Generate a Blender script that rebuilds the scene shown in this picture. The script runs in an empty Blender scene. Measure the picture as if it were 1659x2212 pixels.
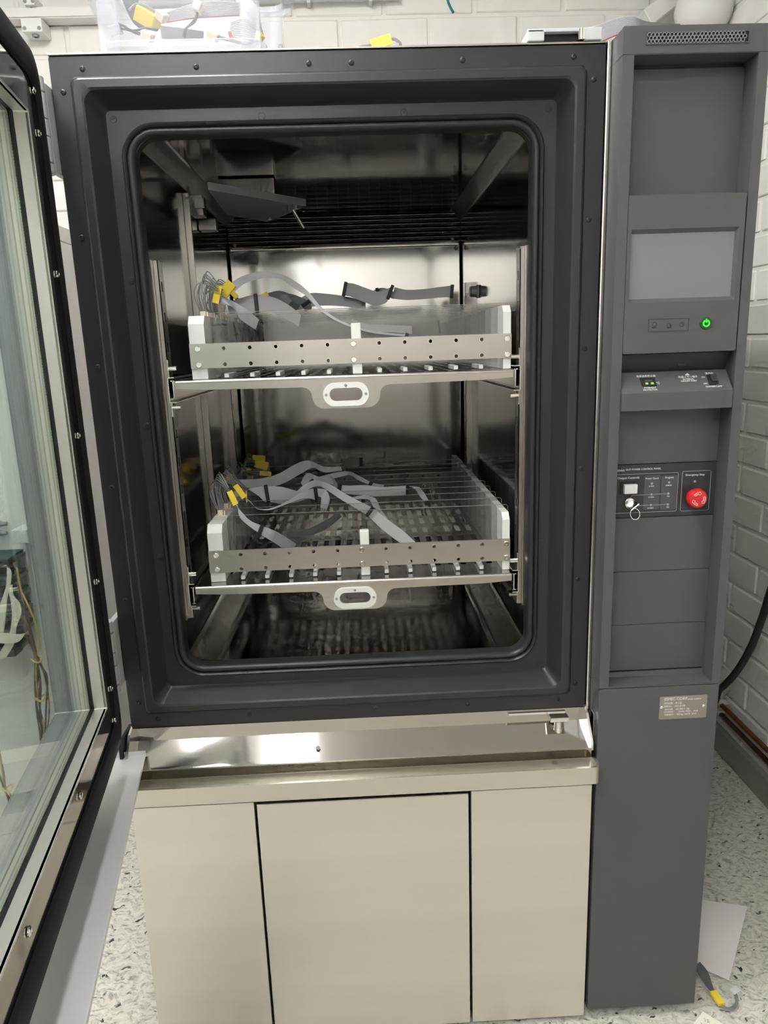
import bpy, bmesh, math, random
from mathutils import Vector, Matrix

random.seed(7)
scene = bpy.context.scene
COL = scene.collection

# ------------------------------------------------------------------ camera
CAM = Vector((0.44261, -1.20937, 1.33162))
RX = Vector((0.99878379, -0.03630153, -0.0333638))
DN = Vector((-0.04067167, -0.22410454, -0.97371606))
FW = Vector((0.02787041, 0.97388878, -0.22530842))
FPX = 1550.0
cam_data = bpy.data.cameras.new('camera')
cam_data.sensor_fit = 'HORIZONTAL'
cam_data.sensor_width = 36.0
cam_data.lens = 36.0 * FPX / 1659.0
cam_data.clip_start = 0.02
cam = bpy.data.objects.new('camera', cam_data)
COL.objects.link(cam)
cam.matrix_world = Matrix(((RX.x, -DN.x, -FW.x, CAM.x), (RX.y, -DN.y, -FW.y, CAM.y),
                           (RX.z, -DN.z, -FW.z, CAM.z), (0, 0, 0, 1)))
scene.camera = cam

# ------------------------------------------------------------------ light and exposure
scene.view_settings.view_transform = 'Standard'
scene.view_settings.look = 'None'
scene.view_settings.gamma = 1.0
scene.view_settings.use_curve_mapping = False
scene.view_settings.exposure = 0.0
world = bpy.data.worlds.new('world')
world.use_nodes = True
world.node_tree.nodes['Background'].inputs[0].default_value = (0.75, 0.85, 1.0, 1)
world.node_tree.nodes['Background'].inputs[1].default_value = 0.02
scene.world = world
LAMP_STRENGTH = 50.0
# ceiling luminaires, rear pair added as fill: centre x, centre y, size x, size y
LAMPS = [(-0.32, -0.35, 0.14, 1.2), (0.06, -0.35, 0.14, 1.2), (-0.32, -2.05, 0.15, 1.2), (0.06, -2.05, 0.15, 1.2)]
scene.cycles.max_bounces = 8
scene.cycles.diffuse_bounces = 3
scene.cycles.glossy_bounces = 5
scene.cycles.transparent_max_bounces = 40
scene.cycles.use_adaptive_sampling = True
scene.cycles.adaptive_threshold = 0.12
scene.cycles.adaptive_min_samples = 8
CEIL = 2.75
WR = 1.59      # right wall x
WB = 1.40      # back wall y
WL = -2.3
WF = -2.9


def ray(px, py):
    return RX * ((px - 829.5) / FPX) + DN * ((py - 1106.0) / FPX) + FW


def at(px, py, Y):
    v = ray(px, py)
    return CAM + v * ((Y - CAM.y) / v.y)


def atx(px, py, X):
    v = ray(px, py)
    return CAM + v * ((X - CAM.x) / v.x)


def atz(px, py, Z):
    v = ray(px, py)
    return CAM + v * ((Z - CAM.z) / v.z)


# ------------------------------------------------------------------ materials
def srgb(r, g=None, b=None):
    if g is None:
        g = b = r
    out = []
    for c in (r, g, b):
        c /= 255.0
        out.append(c / 12.92 if c <= 0.04045 else ((c + 0.055) / 1.055) ** 2.4)
    return tuple(out) + (1.0,)


def mat(name, col, rough=0.5, metal=0.0, spec=0.5, bump=None, vary=None, emit=None, trans=0.0, ior=1.45, alpha=1.0, coat=0.0, aniso=0.0):
    """bump=(scale xyz, strength, distance)  vary=(scale xyz, second colour, factor)"""
    m = bpy.data.materials.new(name)
    m.use_nodes = True
    nt = m.node_tree
    b = nt.nodes['Principled BSDF']
    b.inputs['Base Color'].default_value = col
    b.inputs['Roughness'].default_value = rough
    b.inputs['Metallic'].default_value = metal
    b.inputs['Specular IOR Level'].default_value = spec
    b.inputs['Transmission Weight'].default_value = trans
    b.inputs['IOR'].default_value = ior
    b.inputs['Alpha'].default_value = alpha
    b.inputs['Coat Weight'].default_value = coat
    if emit:
        b.inputs['Emission Color'].default_value = emit[0]
        b.inputs['Emission Strength'].default_value = emit[1]
    if bump or vary:
        tc = nt.nodes.new('ShaderNodeTexCoord')
    if bump:
        mp = nt.nodes.new('ShaderNodeMapping')
        mp.inputs['Scale'].default_value = bump[0]
        nz = nt.nodes.new('ShaderNodeTexNoise')
        nz.inputs['Scale'].default_value = 1.0
        nz.inputs['Detail'].default_value = 4.0
        bp = nt.nodes.new('ShaderNodeBump')
        bp.inputs['Strength'].default_value = bump[1]
        bp.inputs['Distance'].default_value = bump[2]
        nt.links.new(tc.outputs['Object'], mp.inputs['Vector'])
        nt.links.new(mp.outputs['Vector'], nz.inputs['Vector'])
        nt.links.new(nz.outputs['Fac'], bp.inputs['Height'])
        nt.links.new(bp.outputs['Normal'], b.inputs['Normal'])
    if vary:
        mp = nt.nodes.new('ShaderNodeMapping')
        mp.inputs['Scale'].default_value = vary[0]
        nz = nt.nodes.new('ShaderNodeTexNoise')
        nz.inputs['Scale'].default_value = 1.0
        nz.inputs['Detail'].default_value = 5.0
        cr = nt.nodes.new('ShaderNodeValToRGB')
        cr.color_ramp.elements[0].position = 0.35
        cr.color_ramp.elements[1].position = 0.7
        cr.color_ramp.elements[0].color = col
        cr.color_ramp.elements[1].color = tuple(col[i] * (1 - vary[2]) + vary[1][i] * vary[2] for i in range(3)) + (1,)
        nt.links.new(tc.outputs['Object'], mp.inputs['Vector'])
        nt.links.new(mp.outputs['Vector'], nz.inputs['Vector'])
        nt.links.new(nz.outputs['Fac'], cr.inputs['Fac'])
        nt.links.new(cr.outputs['Color'], b.inputs['Base Color'])
    return m


M = {}
M['brick'] = mat('painted_brick', srgb(234, 232, 227), 0.75, bump=((30, 30, 30), 0.25, 0.004), vary=((6, 6, 6), srgb(220, 217, 210), 0.6))
M['mortar'] = mat('painted_mortar', srgb(230, 228, 222), 0.8, bump=((60, 60, 60), 0.5, 0.006))
M['plaster'] = mat('plaster', srgb(232, 231, 228), 0.85)
M['reflection_band'] = mat('added_reflection_grey', srgb(128, 124, 118), 0.7)  # added dark band, out of view, dims the reflections in the chamber steel
M['skirting'] = mat('grey_skirting', srgb(150, 147, 138), 0.5)
M['white_paint'] = mat('white_paint', srgb(225, 223, 218), 0.45)
M['frame'] = mat('black_moulded_plastic', srgb(44, 44, 46), 0.36, spec=0.45, bump=((900, 900, 900), 0.06, 0.0005))
M['rubber'] = mat('black_rubber', srgb(40, 40, 42), 0.38, spec=0.4)
M['seal'] = mat('matte_black_rubber', srgb(30, 30, 31), 0.65, spec=0.2)
M['column'] = mat('dark_grey_paint', srgb(80, 79, 80), 0.45, spec=0.4, bump=((1500, 1500, 1500), 0.05, 0.0004))
M['column_dark'] = mat('charcoal_panel', srgb(52, 53, 54), 0.4, spec=0.4)
M['liner'] = mat('polished_liner_steel', srgb(172, 169, 166), 0.12, 1.0, bump=((3.0, 3.0, 2.2), 0.10, 0.010))
M['back_steel'] = mat('brushed_back_steel', srgb(208, 206, 202), 0.11, 1.0)
M['liner_dimmed'] = mat('dimmed_ceiling_steel', srgb(168, 166, 163), 0.09, 1.0, bump=((3.0, 2.4, 2.2), 0.10, 0.010))  # liner steel toned down, the ceiling's dim reflections put into the colour
M['duct'] = mat('dark_duct', srgb(150, 149, 147), 0.5)
M['coving'] = mat('satin_coving_steel', srgb(200, 198, 194), 0.30, 1.0)
M['shield'] = mat('dull_shield_metal', srgb(150, 148, 145), 0.45, 0.3)
M['steel'] = mat('satin_steel', srgb(188, 184, 178), 0.30, 1.0, bump=((400, 400, 8), 0.04, 0.001))
M['sill_steel'] = mat('polished_sill_steel', srgb(176, 172, 166), 0.08, 1.0, bump=((2.5, 12, 12), 0.05, 0.006))
M['panel_steel'] = mat('brushed_panel_steel', srgb(214, 211, 204), 0.36, 1.0, bump=((4, 4, 260), 0.05, 0.001), vary=((1.2, 1.2, 9), srgb(200, 196, 188), 0.5))
M['pan'] = mat('beige_pan', srgb(196, 192, 182), 0.25, 0.85)
M['bright'] = mat('bright_metal', srgb(225, 222, 215), 0.2, 1.0)
M['chrome'] = mat('chrome', srgb(235, 233, 228), 0.08, 1.0)
M['alu'] = mat('aluminium', srgb(214, 210, 205), 0.42, 0.75)
M['matte_steel'] = mat('matte_steel', srgb(232, 231, 231), 0.5, 0.5)
M['hinge_grey'] = mat('hinge_grey', srgb(176, 176, 178), 0.4, 0.15)
M['grey_metal'] = mat('grey_hinge_metal', srgb(150, 150, 152), 0.4, 0.5)
M['white_plastic'] = mat('white_plastic', srgb(205, 206, 202), 0.45, spec=0.4)
M['light_plastic'] = mat('light_grey_plastic', srgb(188, 190, 192), 0.4)
M['cream'] = mat('cream_connector', srgb(226, 215, 188), 0.5)
M['yellow'] = mat('yellow_label', srgb(232, 205, 60), 0.5)
M['ribbon'] = mat('grey_ribbon', srgb(168, 169, 170), 0.48, bump=((500, 500, 500), 0.05, 0.0005))
M['ribbon_light'] = mat('light_ribbon', srgb(186, 186, 186), 0.45)
M['ribbon_dark'] = mat('dark_ribbon', srgb(98, 100, 102), 0.45)
M['ribbon_cream'] = mat('cream_ribbon', srgb(212, 206, 190), 0.5)
M['red'] = mat('red_stripe', srgb(190, 60, 45), 0.5)
M['black'] = mat('black_plastic', srgb(34, 34, 36), 0.45)
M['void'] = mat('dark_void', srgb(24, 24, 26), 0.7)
M['wire'] = mat('grey_wire', srgb(128, 128, 128), 0.45)
M['wire_dark'] = mat('dark_wire', srgb(70, 66, 64), 0.5)
M['wire_brown'] = mat('brown_wire', srgb(128, 88, 72), 0.5)
M['wire_yellow'] = mat('yellow_wire', srgb(200, 178, 96), 0.5)
M['copper'] = mat('copper_pipe', srgb(150, 92, 60), 0.35, 0.8, vary=((30, 30, 30), srgb(92, 60, 44), 0.8))
M['copper_dark'] = mat('tarnished_copper_pipe', srgb(104, 70, 54), 0.4, 0.8, vary=((30, 30, 30), srgb(70, 46, 36), 0.8))
M['screen'] = mat('grey_screen', srgb(112, 113, 115), 0.22, spec=0.6)
M['print'] = mat('white_print', srgb(215, 215, 212), 0.6)
M['print_dark'] = mat('dark_print', srgb(44, 44, 45), 0.6)
M['line'] = mat('grey_line_print', srgb(165, 165, 162), 0.6)
M['panel_grey'] = mat('panel_patch', srgb(72, 74, 75), 0.45)
M['estop'] = mat('red_button', srgb(200, 32, 36), 0.32)
M['arrow'] = mat('pink_arrow_print', srgb(240, 190, 190), 0.5)
M['green'] = mat('green_light', srgb(40, 200, 40), 0.4, emit=(srgb(50, 255, 40), 1.6))
M['green_dim'] = mat('green_ring', srgb(20, 60, 24), 0.3, emit=(srgb(20, 90, 25), 0.15))
M['lcd_green'] = mat('green_key', srgb(130, 190, 80), 0.4, emit=(srgb(110, 190, 50), 0.35))
M['plate'] = mat('rating_plate_metal', srgb(150, 144, 137), 0.35, 0.6)
M['paper'] = mat('paper', srgb(232, 226, 224), 0.8)
M['note'] = mat('note_paper', srgb(228, 226, 205), 0.8)
M['led'] = mat('unlit_led', srgb(150, 150, 148), 0.4)
M['pcb'] = mat('circuit_board', srgb(40, 72, 78), 0.5)
M['dark_slate'] = mat('dark_slate_plastic', srgb(66, 76, 78), 0.5)
M['teal'] = mat('teal_wire', srgb(30, 110, 120), 0.4)
M['cable_black'] = mat('black_cable', srgb(38, 39, 41), 0.5)
M['spacer'] = None
M['lamp'] = mat('lamp_diffuser', (1, 1, 1, 1), 0.5, emit=((1.0, 0.992, 0.98, 1), LAMP_STRENGTH))


M['lamp_fill'] = mat('fill_lamp_diffuser', (1, 1, 1, 1), 0.5, emit=((1.0, 0.992, 0.98, 1), LAMP_STRENGTH * 0.9))  # rear pair added behind the camera to light the front faces


def glass_mat(name, tint, rough, mixfac, ior=1.5):
    """thin sheet: tinted see-through mixed with a fresnel gloss, so light and shadow pass"""
    m = bpy.data.materials.new(name)
    m.use_nodes = True
    nt = m.node_tree
    nt.nodes.clear()
    out = nt.nodes.new('ShaderNodeOutputMaterial')
    tr = nt.nodes.new('ShaderNodeBsdfTransparent')
    tr.inputs['Color'].default_value = tint
    gl = nt.nodes.new('ShaderNodeBsdfGlossy')
    gl.inputs['Roughness'].default_value = rough
    gl.inputs['Color'].default_value = (0.95, 0.95, 0.95, 1)
    fr = nt.nodes.new('ShaderNodeFresnel')
    ge = nt.nodes.new('ShaderNodeNewGeometry')
    io = nt.nodes.new('ShaderNodeMath')
    io.operation = 'MULTIPLY_ADD'
    io.inputs[1].default_value = 1.0 / ior - ior
    io.inputs[2].default_value = ior
    nt.links.new(ge.outputs['Backfacing'], io.inputs[0])
    nt.links.new(io.outputs[0], fr.inputs['IOR'])
    mx = nt.nodes.new('ShaderNodeMixShader')
    ad = nt.nodes.new('ShaderNodeMath')
    ad.operation = 'MULTIPLY_ADD'
    ad.inputs[1].default_value = 1.0
    ad.inputs[2].default_value = mixfac
    ad.use_clamp = True
    nt.links.new(fr.outputs[0], ad.inputs[0])
    nt.links.new(ad.outputs[0], mx.inputs[0])
    nt.links.new(tr.outputs[0], mx.inputs[1])
    nt.links.new(gl.outputs[0], mx.inputs[2])
    nt.links.new(mx.outputs[0], out.inputs['Surface'])
    return m


def hazy_mat(name, tint, col, haze, rough=0.2):
    m = bpy.data.materials.new(name)
    m.use_nodes = True
    nt = m.node_tree
    b = nt.nodes['Principled BSDF']
    b.inputs['Base Color'].default_value = col
    b.inputs['Roughness'].default_value = rough
    out = nt.nodes['Material Output']
    tr = nt.nodes.new('ShaderNodeBsdfTransparent')
    tr.inputs['Color'].default_value = tint
    mx = nt.nodes.new('ShaderNodeMixShader')
    mx.inputs[0].default_value = haze
    nt.links.new(tr.outputs[0], mx.inputs[1])
    nt.links.new(b.outputs[0], mx.inputs[2])
    nt.links.new(mx.outputs[0], out.inputs['Surface'])
    return m


M['glass'] = glass_mat('window_glass', (0.93, 0.97, 0.955, 1), 0.01, 0.0)
M['acrylic'] = glass_mat('acrylic', (0.93, 0.93, 0.925, 1), 0.02, 0.0, 1.38)
M['acrylic_edge'] = hazy_mat('acrylic_edge', (0.7, 0.7, 0.7, 1), srgb(150, 148, 144), 0.7, 0.3)
M['bin'] = hazy_mat('translucent_bin', (0.97, 0.97, 0.98, 1), srgb(196, 199, 204), 0.16, 0.3)
M['bin_rim'] = hazy_mat('translucent_bin_thick', (0.97, 0.97, 0.98, 1), srgb(196, 199, 204), 0.34, 0.25)


def spacer_material():
    m = mat('perforated_spacer', srgb(206, 203, 190), 0.4, 0.6)
    nt = m.node_tree
    b = nt.nodes['Principled BSDF']
    tc = nt.nodes.new('ShaderNodeTexCoord')
    vo = nt.nodes.new('ShaderNodeTexVoronoi')
    vo.inputs['Scale'].default_value = 260.0
    vo.inputs['Randomness'].default_value = 0.15
    cr = nt.nodes.new('ShaderNodeValToRGB')
    cr.color_ramp.elements[0].position = 0.18
    cr.color_ramp.elements[0].color = srgb(90, 88, 82)
    cr.color_ramp.elements[1].position = 0.30
    cr.color_ramp.elements[1].color = srgb(206, 203, 190)
    nt.links.new(tc.outputs['Object'], vo.inputs['Vector'])
    nt.links.new(vo.outputs['Distance'], cr.inputs['Fac'])
    nt.links.new(cr.outputs['Color'], b.inputs['Base Color'])
    return m


M['spacer'] = spacer_material()


def floor_material():
    m = bpy.data.materials.new('marbled_linoleum')
    m.use_nodes = True
    nt = m.node_tree
    b = nt.nodes['Principled BSDF']
    b.inputs['Roughness'].default_value = 0.42
    tc = nt.nodes.new('ShaderNodeTexCoord')
    warp = nt.nodes.new('ShaderNodeTexNoise')
    warp.inputs['Scale'].default_value = 26.0
    warp.inputs['Detail'].default_value = 3.0
    wm = nt.nodes.new('ShaderNodeVectorMath')
    wm.operation = 'MULTIPLY_ADD'
    wm.inputs[1].default_value = (0.055, 0.055, 0.0)
    nt.links.new(tc.outputs['Object'], warp.inputs['Vector'])
    nt.links.new(warp.outputs['Color'], wm.inputs[0])
    nt.links.new(tc.outputs['Object'], wm.inputs[2])
    mp = nt.nodes.new('ShaderNodeMapping')
    mp.inputs['Rotation'].default_value = (0, 0, 0.7)
    mp.inputs['Scale'].default_value = (62, 120, 1)
    nt.links.new(wm.outputs[0], mp.inputs['Vector'])
    base = nt.nodes.new('ShaderNodeTexNoise')
    base.inputs['Scale'].default_value = 1.0
    base.inputs['Detail'].default_value = 6.0
    base.inputs['Roughness'].default_value = 0.65
    nt.links.new(mp.outputs[0], base.inputs['Vector'])
    cr = nt.nodes.new('ShaderNodeValToRGB')
    e = cr.color_ramp.elements
    e[0].position = 0.30
    e[0].color = srgb(120, 122, 116)
    e[1].position = 0.62
    e[1].color = srgb(216, 212, 200)
    x = e.new(0.42)
    x.color = srgb(176, 175, 166)
    x = e.new(0.50)
    x.color = srgb(202, 199, 188)
    nt.links.new(base.outputs['Fac'], cr.inputs['Fac'])
    mp2 = nt.nodes.new('ShaderNodeMapping')
    mp2.inputs['Rotation'].default_value = (0, 0, 0.95)
    mp2.inputs['Scale'].default_value = (40, 84, 1)
    mp2.inputs['Location'].default_value = (3.3, 1.7, 0)
    nt.links.new(wm.outputs[0], mp2.inputs['Vector'])
    fl = nt.nodes.new('ShaderNodeTexNoise')
    fl.inputs['Scale'].default_value = 1.0
    fl.inputs['Detail'].default_value = 2.5
    nt.links.new(mp2.outputs[0], fl.inputs['Vector'])
    cf = nt.nodes.new('ShaderNodeValToRGB')
    cf.color_ramp.elements[0].position = 0.645
    cf.color_ramp.elements[1].position = 0.675
    nt.links.new(fl.outputs['Fac'], cf.inputs['Fac'])
    mx = nt.nodes.new('ShaderNodeMixRGB')
    mx.inputs['Color2'].default_value = srgb(58, 58, 58)
    nt.links.new(cf.outputs['Color'], mx.inputs['Fac'])
    nt.links.new(cr.outputs['Color'], mx.inputs['Color1'])
    nt.links.new(mx.outputs['Color'], b.inputs['Base Color'])
    return m


M['floor'] = floor_material()


# ------------------------------------------------------------------ mesh builder
class B:
    def __init__(self):
        self.bm = bmesh.new()

    def box(self, lo, hi, bev=0.0, seg=2, mtx=None):
        lo = Vector(lo)
        hi = Vector(hi)
        r = bmesh.ops.create_cube(self.bm, size=1.0)
        vs = r['verts']
        s = hi - lo
        c = (hi + lo) / 2
        for v in vs:
            v.co = Vector((v.co.x * s.x, v.co.y * s.y, v.co.z * s.z)) + c
        if bev > 0:
            es = {e for v in vs for e in v.link_edges}
            rr = bmesh.ops.bevel(self.bm, geom=list(es), offset=bev, segments=seg, affect='EDGES', profile=0.5)
            vs = list({v for f in rr['faces'] for v in f.verts} | {v for v in vs if v.is_valid})
        if mtx is not None:
            for v in vs:
                v.co = mtx @ v.co
        return self

    def cyl(self, p0, p1, r, n=16, r2=None, cap=True):
        p0 = Vector(p0)
        p1 = Vector(p1)
        r2 = r if r2 is None else r2
        d = (p1 - p0).normalized()
        a = d.orthogonal().normalized()
        b = d.cross(a)
        rings = []
        for p, rad in ((p0, r), (p1, r2)):
            rings.append([self.bm.verts.new(p + (a * math.cos(2 * math.pi * i / n) + b * math.sin(2 * math.pi * i / n)) * rad) for i in range(n)])
        for i in range(n):
            j = (i + 1) % n
            self.bm.faces.new((rings[0][i], rings[0][j], rings[1][j], rings[1][i]))
        if cap:
            self.bm.faces.new(list(reversed(rings[0])))
            self.bm.faces.new(rings[1])
        return self

    def lathe(self, p0, axis, prof, n=20):
        """prof = [(distance along axis, radius)]"""
        p0 = Vector(p0)
        d = Vector(axis).normalized()
        a = d.orthogonal().normalized()
        b = d.cross(a)
        rings = []
        for h, r in prof:
            rings.append([self.bm.verts.new(p0 + d * h + (a * math.cos(2 * math.pi * i / n) + b * math.sin(2 * math.pi * i / n)) * max(r, 1e-5)) for i in range(n)])
        for k in range(len(rings) - 1):
            for i in range(n):
                j = (i + 1) % n
                self.bm.faces.new((rings[k][i], rings[k][j], rings[k + 1][j], rings[k + 1][i]))
        self.bm.faces.new(list(reversed(rings[0])))
        self.bm.faces.new(rings[-1])
        return self

    def tube(self, path, r, n=8, closed=False):
        pts = [Vector(p) for p in path]
        m = len(pts)
        rings = []
        a = None
        for i, p in enumerate(pts):
            t = (pts[(i + 1) % m] - pts[i - 1]) if closed else (pts[min(i + 1, m - 1)] - pts[max(i - 1, 0)])
            t.normalize()
            if a is None:
                a = t.orthogonal().normalized()
            a = (a - t * a.dot(t))
            if a.length < 1e-6:
                a = t.orthogonal()
            a.normalize()
            b = t.cross(a)
            rings.append([self.bm.verts.new(p + (a * math.cos(2 * math.pi * k / n) + b * math.sin(2 * math.pi * k / n)) * r) for k in range(n)])
        for i in range(m if closed else m - 1):
            q = rings[i]
            w = rings[(i + 1) % m]
            for k in range(n):
                j = (k + 1) % n
                self.bm.faces.new((q[k], q[j], w[j], w[k]))
        if not closed:
            self.bm.faces.new(list(reversed(rings[0])))
            self.bm.faces.new(rings[-1])
        return self

    def prism(self, poly, fn, a, b):
        """poly: 2D points; fn(u, v, w) -> 3D point; extruded from w=a to w=b"""
        lo = [self.bm.verts.new(fn(u, v, a)) for u, v in poly]
        hi = [self.bm.verts.new(fn(u, v, b)) for u, v in poly]
        n = len(poly)
        for i in range(n):
            j = (i + 1) % n
            self.bm.faces.new((lo[i], lo[j], hi[j], hi[i]))
        self.bm.faces.new(list(reversed(lo)))
        self.bm.faces.new(hi)
        return self

    def loft(self, loops, closed=True, cap0=False, cap1=False):
        rs = [[self.bm.verts.new(p) for p in lp] for lp in loops]
        n = len(rs[0])
        for k in range(len(rs) - 1):
            for i in range(n if closed else n - 1):
                j = (i + 1) % n
                self.bm.faces.new((rs[k][i], rs[k][j], rs[k + 1][j], rs[k + 1][i]))
        if cap0:
            self.bm.faces.new(list(reversed(rs[0])))
        if cap1:
            self.bm.faces.new(rs[-1])
        return self

    def plate_hole(self, outer, hole, fn, a, b):
        """ring plate between two loops of equal length"""
        n = len(outer)
        L = [[self.bm.verts.new(fn(u, v, w)) for u, v in lp] for lp, w in ((outer, a), (outer, b), (hole, b), (hole, a))]
        for k in range(4):
            q = L[k]
            w = L[(k + 1) % 4]
            for i in range(n):
                j = (i + 1) % n
                self.bm.faces.new((q[i], q[j], w[j], w[i]))
        return self

    def holed(self, outer, holes, fn, a, b):
        """flat plate with any number of holes, given thickness"""
        bm = self.bm
        tmp = bmesh.new()
        es = []
        for lp in [outer] + list(holes):
            vs = [tmp.verts.new((u, v, 0)) for u, v in lp]
            es += [tmp.edges.new((vs[i], vs[(i + 1) % len(vs)])) for i in range(len(vs))]
        bmesh.ops.triangle_fill(tmp, edges=es, use_beauty=True)
        tmp.verts.index_update()
        co = [v.co.copy() for v in tmp.verts]
        fs = [[v.index for v in f.verts] for f in tmp.faces]
        tmp.free()
        A0 = [bm.verts.new(fn(p.x, p.y, a)) for p in co]
        B0 = [bm.verts.new(fn(p.x, p.y, b)) for p in co]
        for f in fs:
            bm.faces.new([A0[i] for i in f])
            bm.faces.new([B0[i] for i in reversed(f)])
        k_ = 0
        for lp in [outer] + list(holes):
            n = len(lp)
            for i in range(n):
                j = (i + 1) % n
                bm.faces.new((A0[k_ + i], A0[k_ + j], B0[k_ + j], B0[k_ + i]))
            k_ += n
        return self

    def build(self, name, material, parent=None, smooth=True, angle=0.6, fixn=True):
        bm = self.bm
        if fixn:
            bmesh.ops.recalc_face_normals(bm, faces=bm.faces[:])
        me = bpy.data.meshes.new(name)
        if len(bm.verts):
            lo = Vector((min(v.co.x for v in bm.verts), min(v.co.y for v in bm.verts), min(v.co.z for v in bm.verts)))
            hi = Vector((max(v.co.x for v in bm.verts), max(v.co.y for v in bm.verts), max(v.co.z for v in bm.verts)))
            c = (lo + hi) / 2
        else:
            c = Vector()
        for v in bm.verts:
            v.co -= c
        if smooth:
            for f in bm.faces:
                f.smooth = True
        bm.to_mesh(me)
        bm.free()
        if smooth:
            me.set_sharp_from_angle(angle=angle)
        me.materials.append(M[material] if isinstance(material, str) else material)
        o = bpy.data.objects.new(name, me)
        COL.objects.link(o)
        o.location = c
        if smooth:
            wn = o.modifiers.new('weighted_normals', 'WEIGHTED_NORMAL')
            wn.keep_sharp = True
            wn.weight = 90
        if parent is not None:
            o.parent = parent
            # children are given in the root's frame; a sub-part follows its own part's centre
            off = Vector()
            p = parent
            while p is not None and p.type == 'MESH':
                off += p.location
                p = p.parent
            o.location = c - off
        return o


def tag(o, label=None, cat=None, group=None, kind=None):
    if label:
        o['label'] = label
    if cat:
        o['category'] = cat
    if group:
        o['group'] = group
    if kind:
        o['kind'] = kind
    return o


def thing(name, loc, label, cat, group=None, rz=0.0):
    o = bpy.data.objects.new(name, None)
    o.empty_display_size = 0.05
    COL.objects.link(o)
    o.location = loc
    o.rotation_euler = (0, 0, rz)
    tag(o, label, cat, group)
    return o


class W:
    """build world-space geometry under a thing placed elsewhere: shifts by the root's location"""
    def __init__(self, root):
        self.root = root

    def __call__(self, b, name, material, parent=None, **k):
        par = parent if parent is not None else self.root
        off = self.root.location
        for v in b.bm.verts:
            v.co -= off
        return b.build(name, material, par, **k)


def catmull(pts, sub=6):
    pts = [Vector(p) for p in pts]
    out = []
    n = len(pts)
    for i in range(n - 1):
        p0 = pts[max(i - 1, 0)]
        p1 = pts[i]
        p2 = pts[i + 1]
        p3 = pts[min(i + 2, n - 1)]
        for k in range(sub):
            t = k / sub
            out.append(0.5 * ((2 * p1) + (p2 - p0) * t + (2 * p0 - 5 * p1 + 4 * p2 - p3) * t * t + (3 * p1 - p0 - 3 * p2 + p3) * t ** 3))
    out.append(pts[-1])
    return out


def rrect(x0, x1, z0, z1, r, seg=8):
    pts = []
    r = max(r, 1e-4)
    for cx, cz, a0 in ((x1 - r, z1 - r, 0), (x0 + r, z1 - r, 90), (x0 + r, z0 + r, 180), (x1 - r, z0 + r, 270)):
        for k in range(seg + 1):
            a = math.radians(a0 + 90 * k / seg)
            pts.append((cx + r * math.cos(a), cz + r * math.sin(a)))
    return pts


def ribbon_mesh(edges, thick=0.0012, sub=5, ridges=0):
    """edges: list of (point on one edge, point on the other edge)"""
    A = catmull([e[0] for e in edges], sub)
    Bp = catmull([e[1] for e in edges], sub)
    b = B()
    m = max(1, ridges)
    n = len(A)
    cross = m * 2 if ridges else 1
    grid = []
    for i in range(n):
        t = (A[min(i + 1, n - 1)] + Bp[min(i + 1, n - 1)] - A[max(i - 1, 0)] - Bp[max(i - 1, 0)])
        w = Bp[i] - A[i]
        nr = t.cross(w)
        if nr.length < 1e-9:
            nr = Vector((0, -1, 0))
        nr.normalize()
        top = []
        bot = []
        for k in range(cross + 1):
            p = A[i] + w * (k / cross)
            d = (0.0009 if (k % 2) else 0.0) if ridges else 0.0
            top.append(b.bm.verts.new(p + nr * (thick / 2 + d)))
            bot.append(b.bm.verts.new(p - nr * (thick / 2 + d)))
        grid.append((top, bot))
    for i in range(n - 1):
        t0, b0 = grid[i]
        t1, b1 = grid[i + 1]
        for k in range(cross):
            b.bm.faces.new((t0[k], t0[k + 1], t1[k + 1], t1[k]))
            b.bm.faces.new((b0[k + 1], b0[k], b1[k], b1[k + 1]))
        b.bm.faces.new((b0[0], t0[0], t1[0], b1[0]))
        b.bm.faces.new((t0[-1], b0[-1], b1[-1], t1[-1]))
    for t0, b0 in (grid[0], grid[-1]):
        for k in range(cross):
            b.bm.faces.new((t0[k], t0[k + 1], b0[k + 1], b0[k]))
    return b


def oriented(p0, p1, wdir, half_w, half_t):
    """box from p0 to p1 with width direction wdir"""
    p0 = Vector(p0)
    p1 = Vector(p1)
    d = (p1 - p0)
    L = d.length
    d.normalize()
    w = Vector(wdir)
    w = (w - d * w.dot(d)).normalized()
    t = d.cross(w)
    m = Matrix(((d.x, w.x, t.x, (p0.x + p1.x) / 2), (d.y, w.y, t.y, (p0.y + p1.y) / 2), (d.z, w.z, t.z, (p0.z + p1.z) / 2), (0, 0, 0, 1)))
    return m, Vector((L / 2, half_w, half_t))


def obox(b, p0, p1, wdir, half_w, half_t, bev=0.0):
    m, h = oriented(p0, p1, wdir, half_w, half_t)
    b.box(-h, h, bev, 1, m)
    return b


def text_mesh(s, size, origin, right, up, align='LEFT', bold=0.0, extrude=0.00025, xs=1.0):
    cu = bpy.data.curves.new('lettering', 'FONT')
    cu.body = s
    cu.size = size
    cu.align_x = align
    cu.align_y = 'CENTER'
    cu.extrude = extrude
    cu.offset = bold
    cu.resolution_u = 2
    o = bpy.data.objects.new('tmp_text', cu)
    COL.objects.link(o)
    dg = bpy.context.evaluated_depsgraph_get()
    dg.update()
    me = bpy.data.meshes.new_from_object(o.evaluated_get(dg))
    bpy.data.objects.remove(o)
    bpy.data.curves.remove(cu)
    r = Vector(right).normalized()
    u = Vector(up).normalized()
    n = r.cross(u)
    og = Vector(origin)
    b = B()
    b.bm.from_mesh(me)
    bpy.data.meshes.remove(me)
    for v in b.bm.verts:
        v.co = og + r * v.co.x * xs + u * v.co.y + n * (v.co.z + extrude)
    return b


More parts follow.
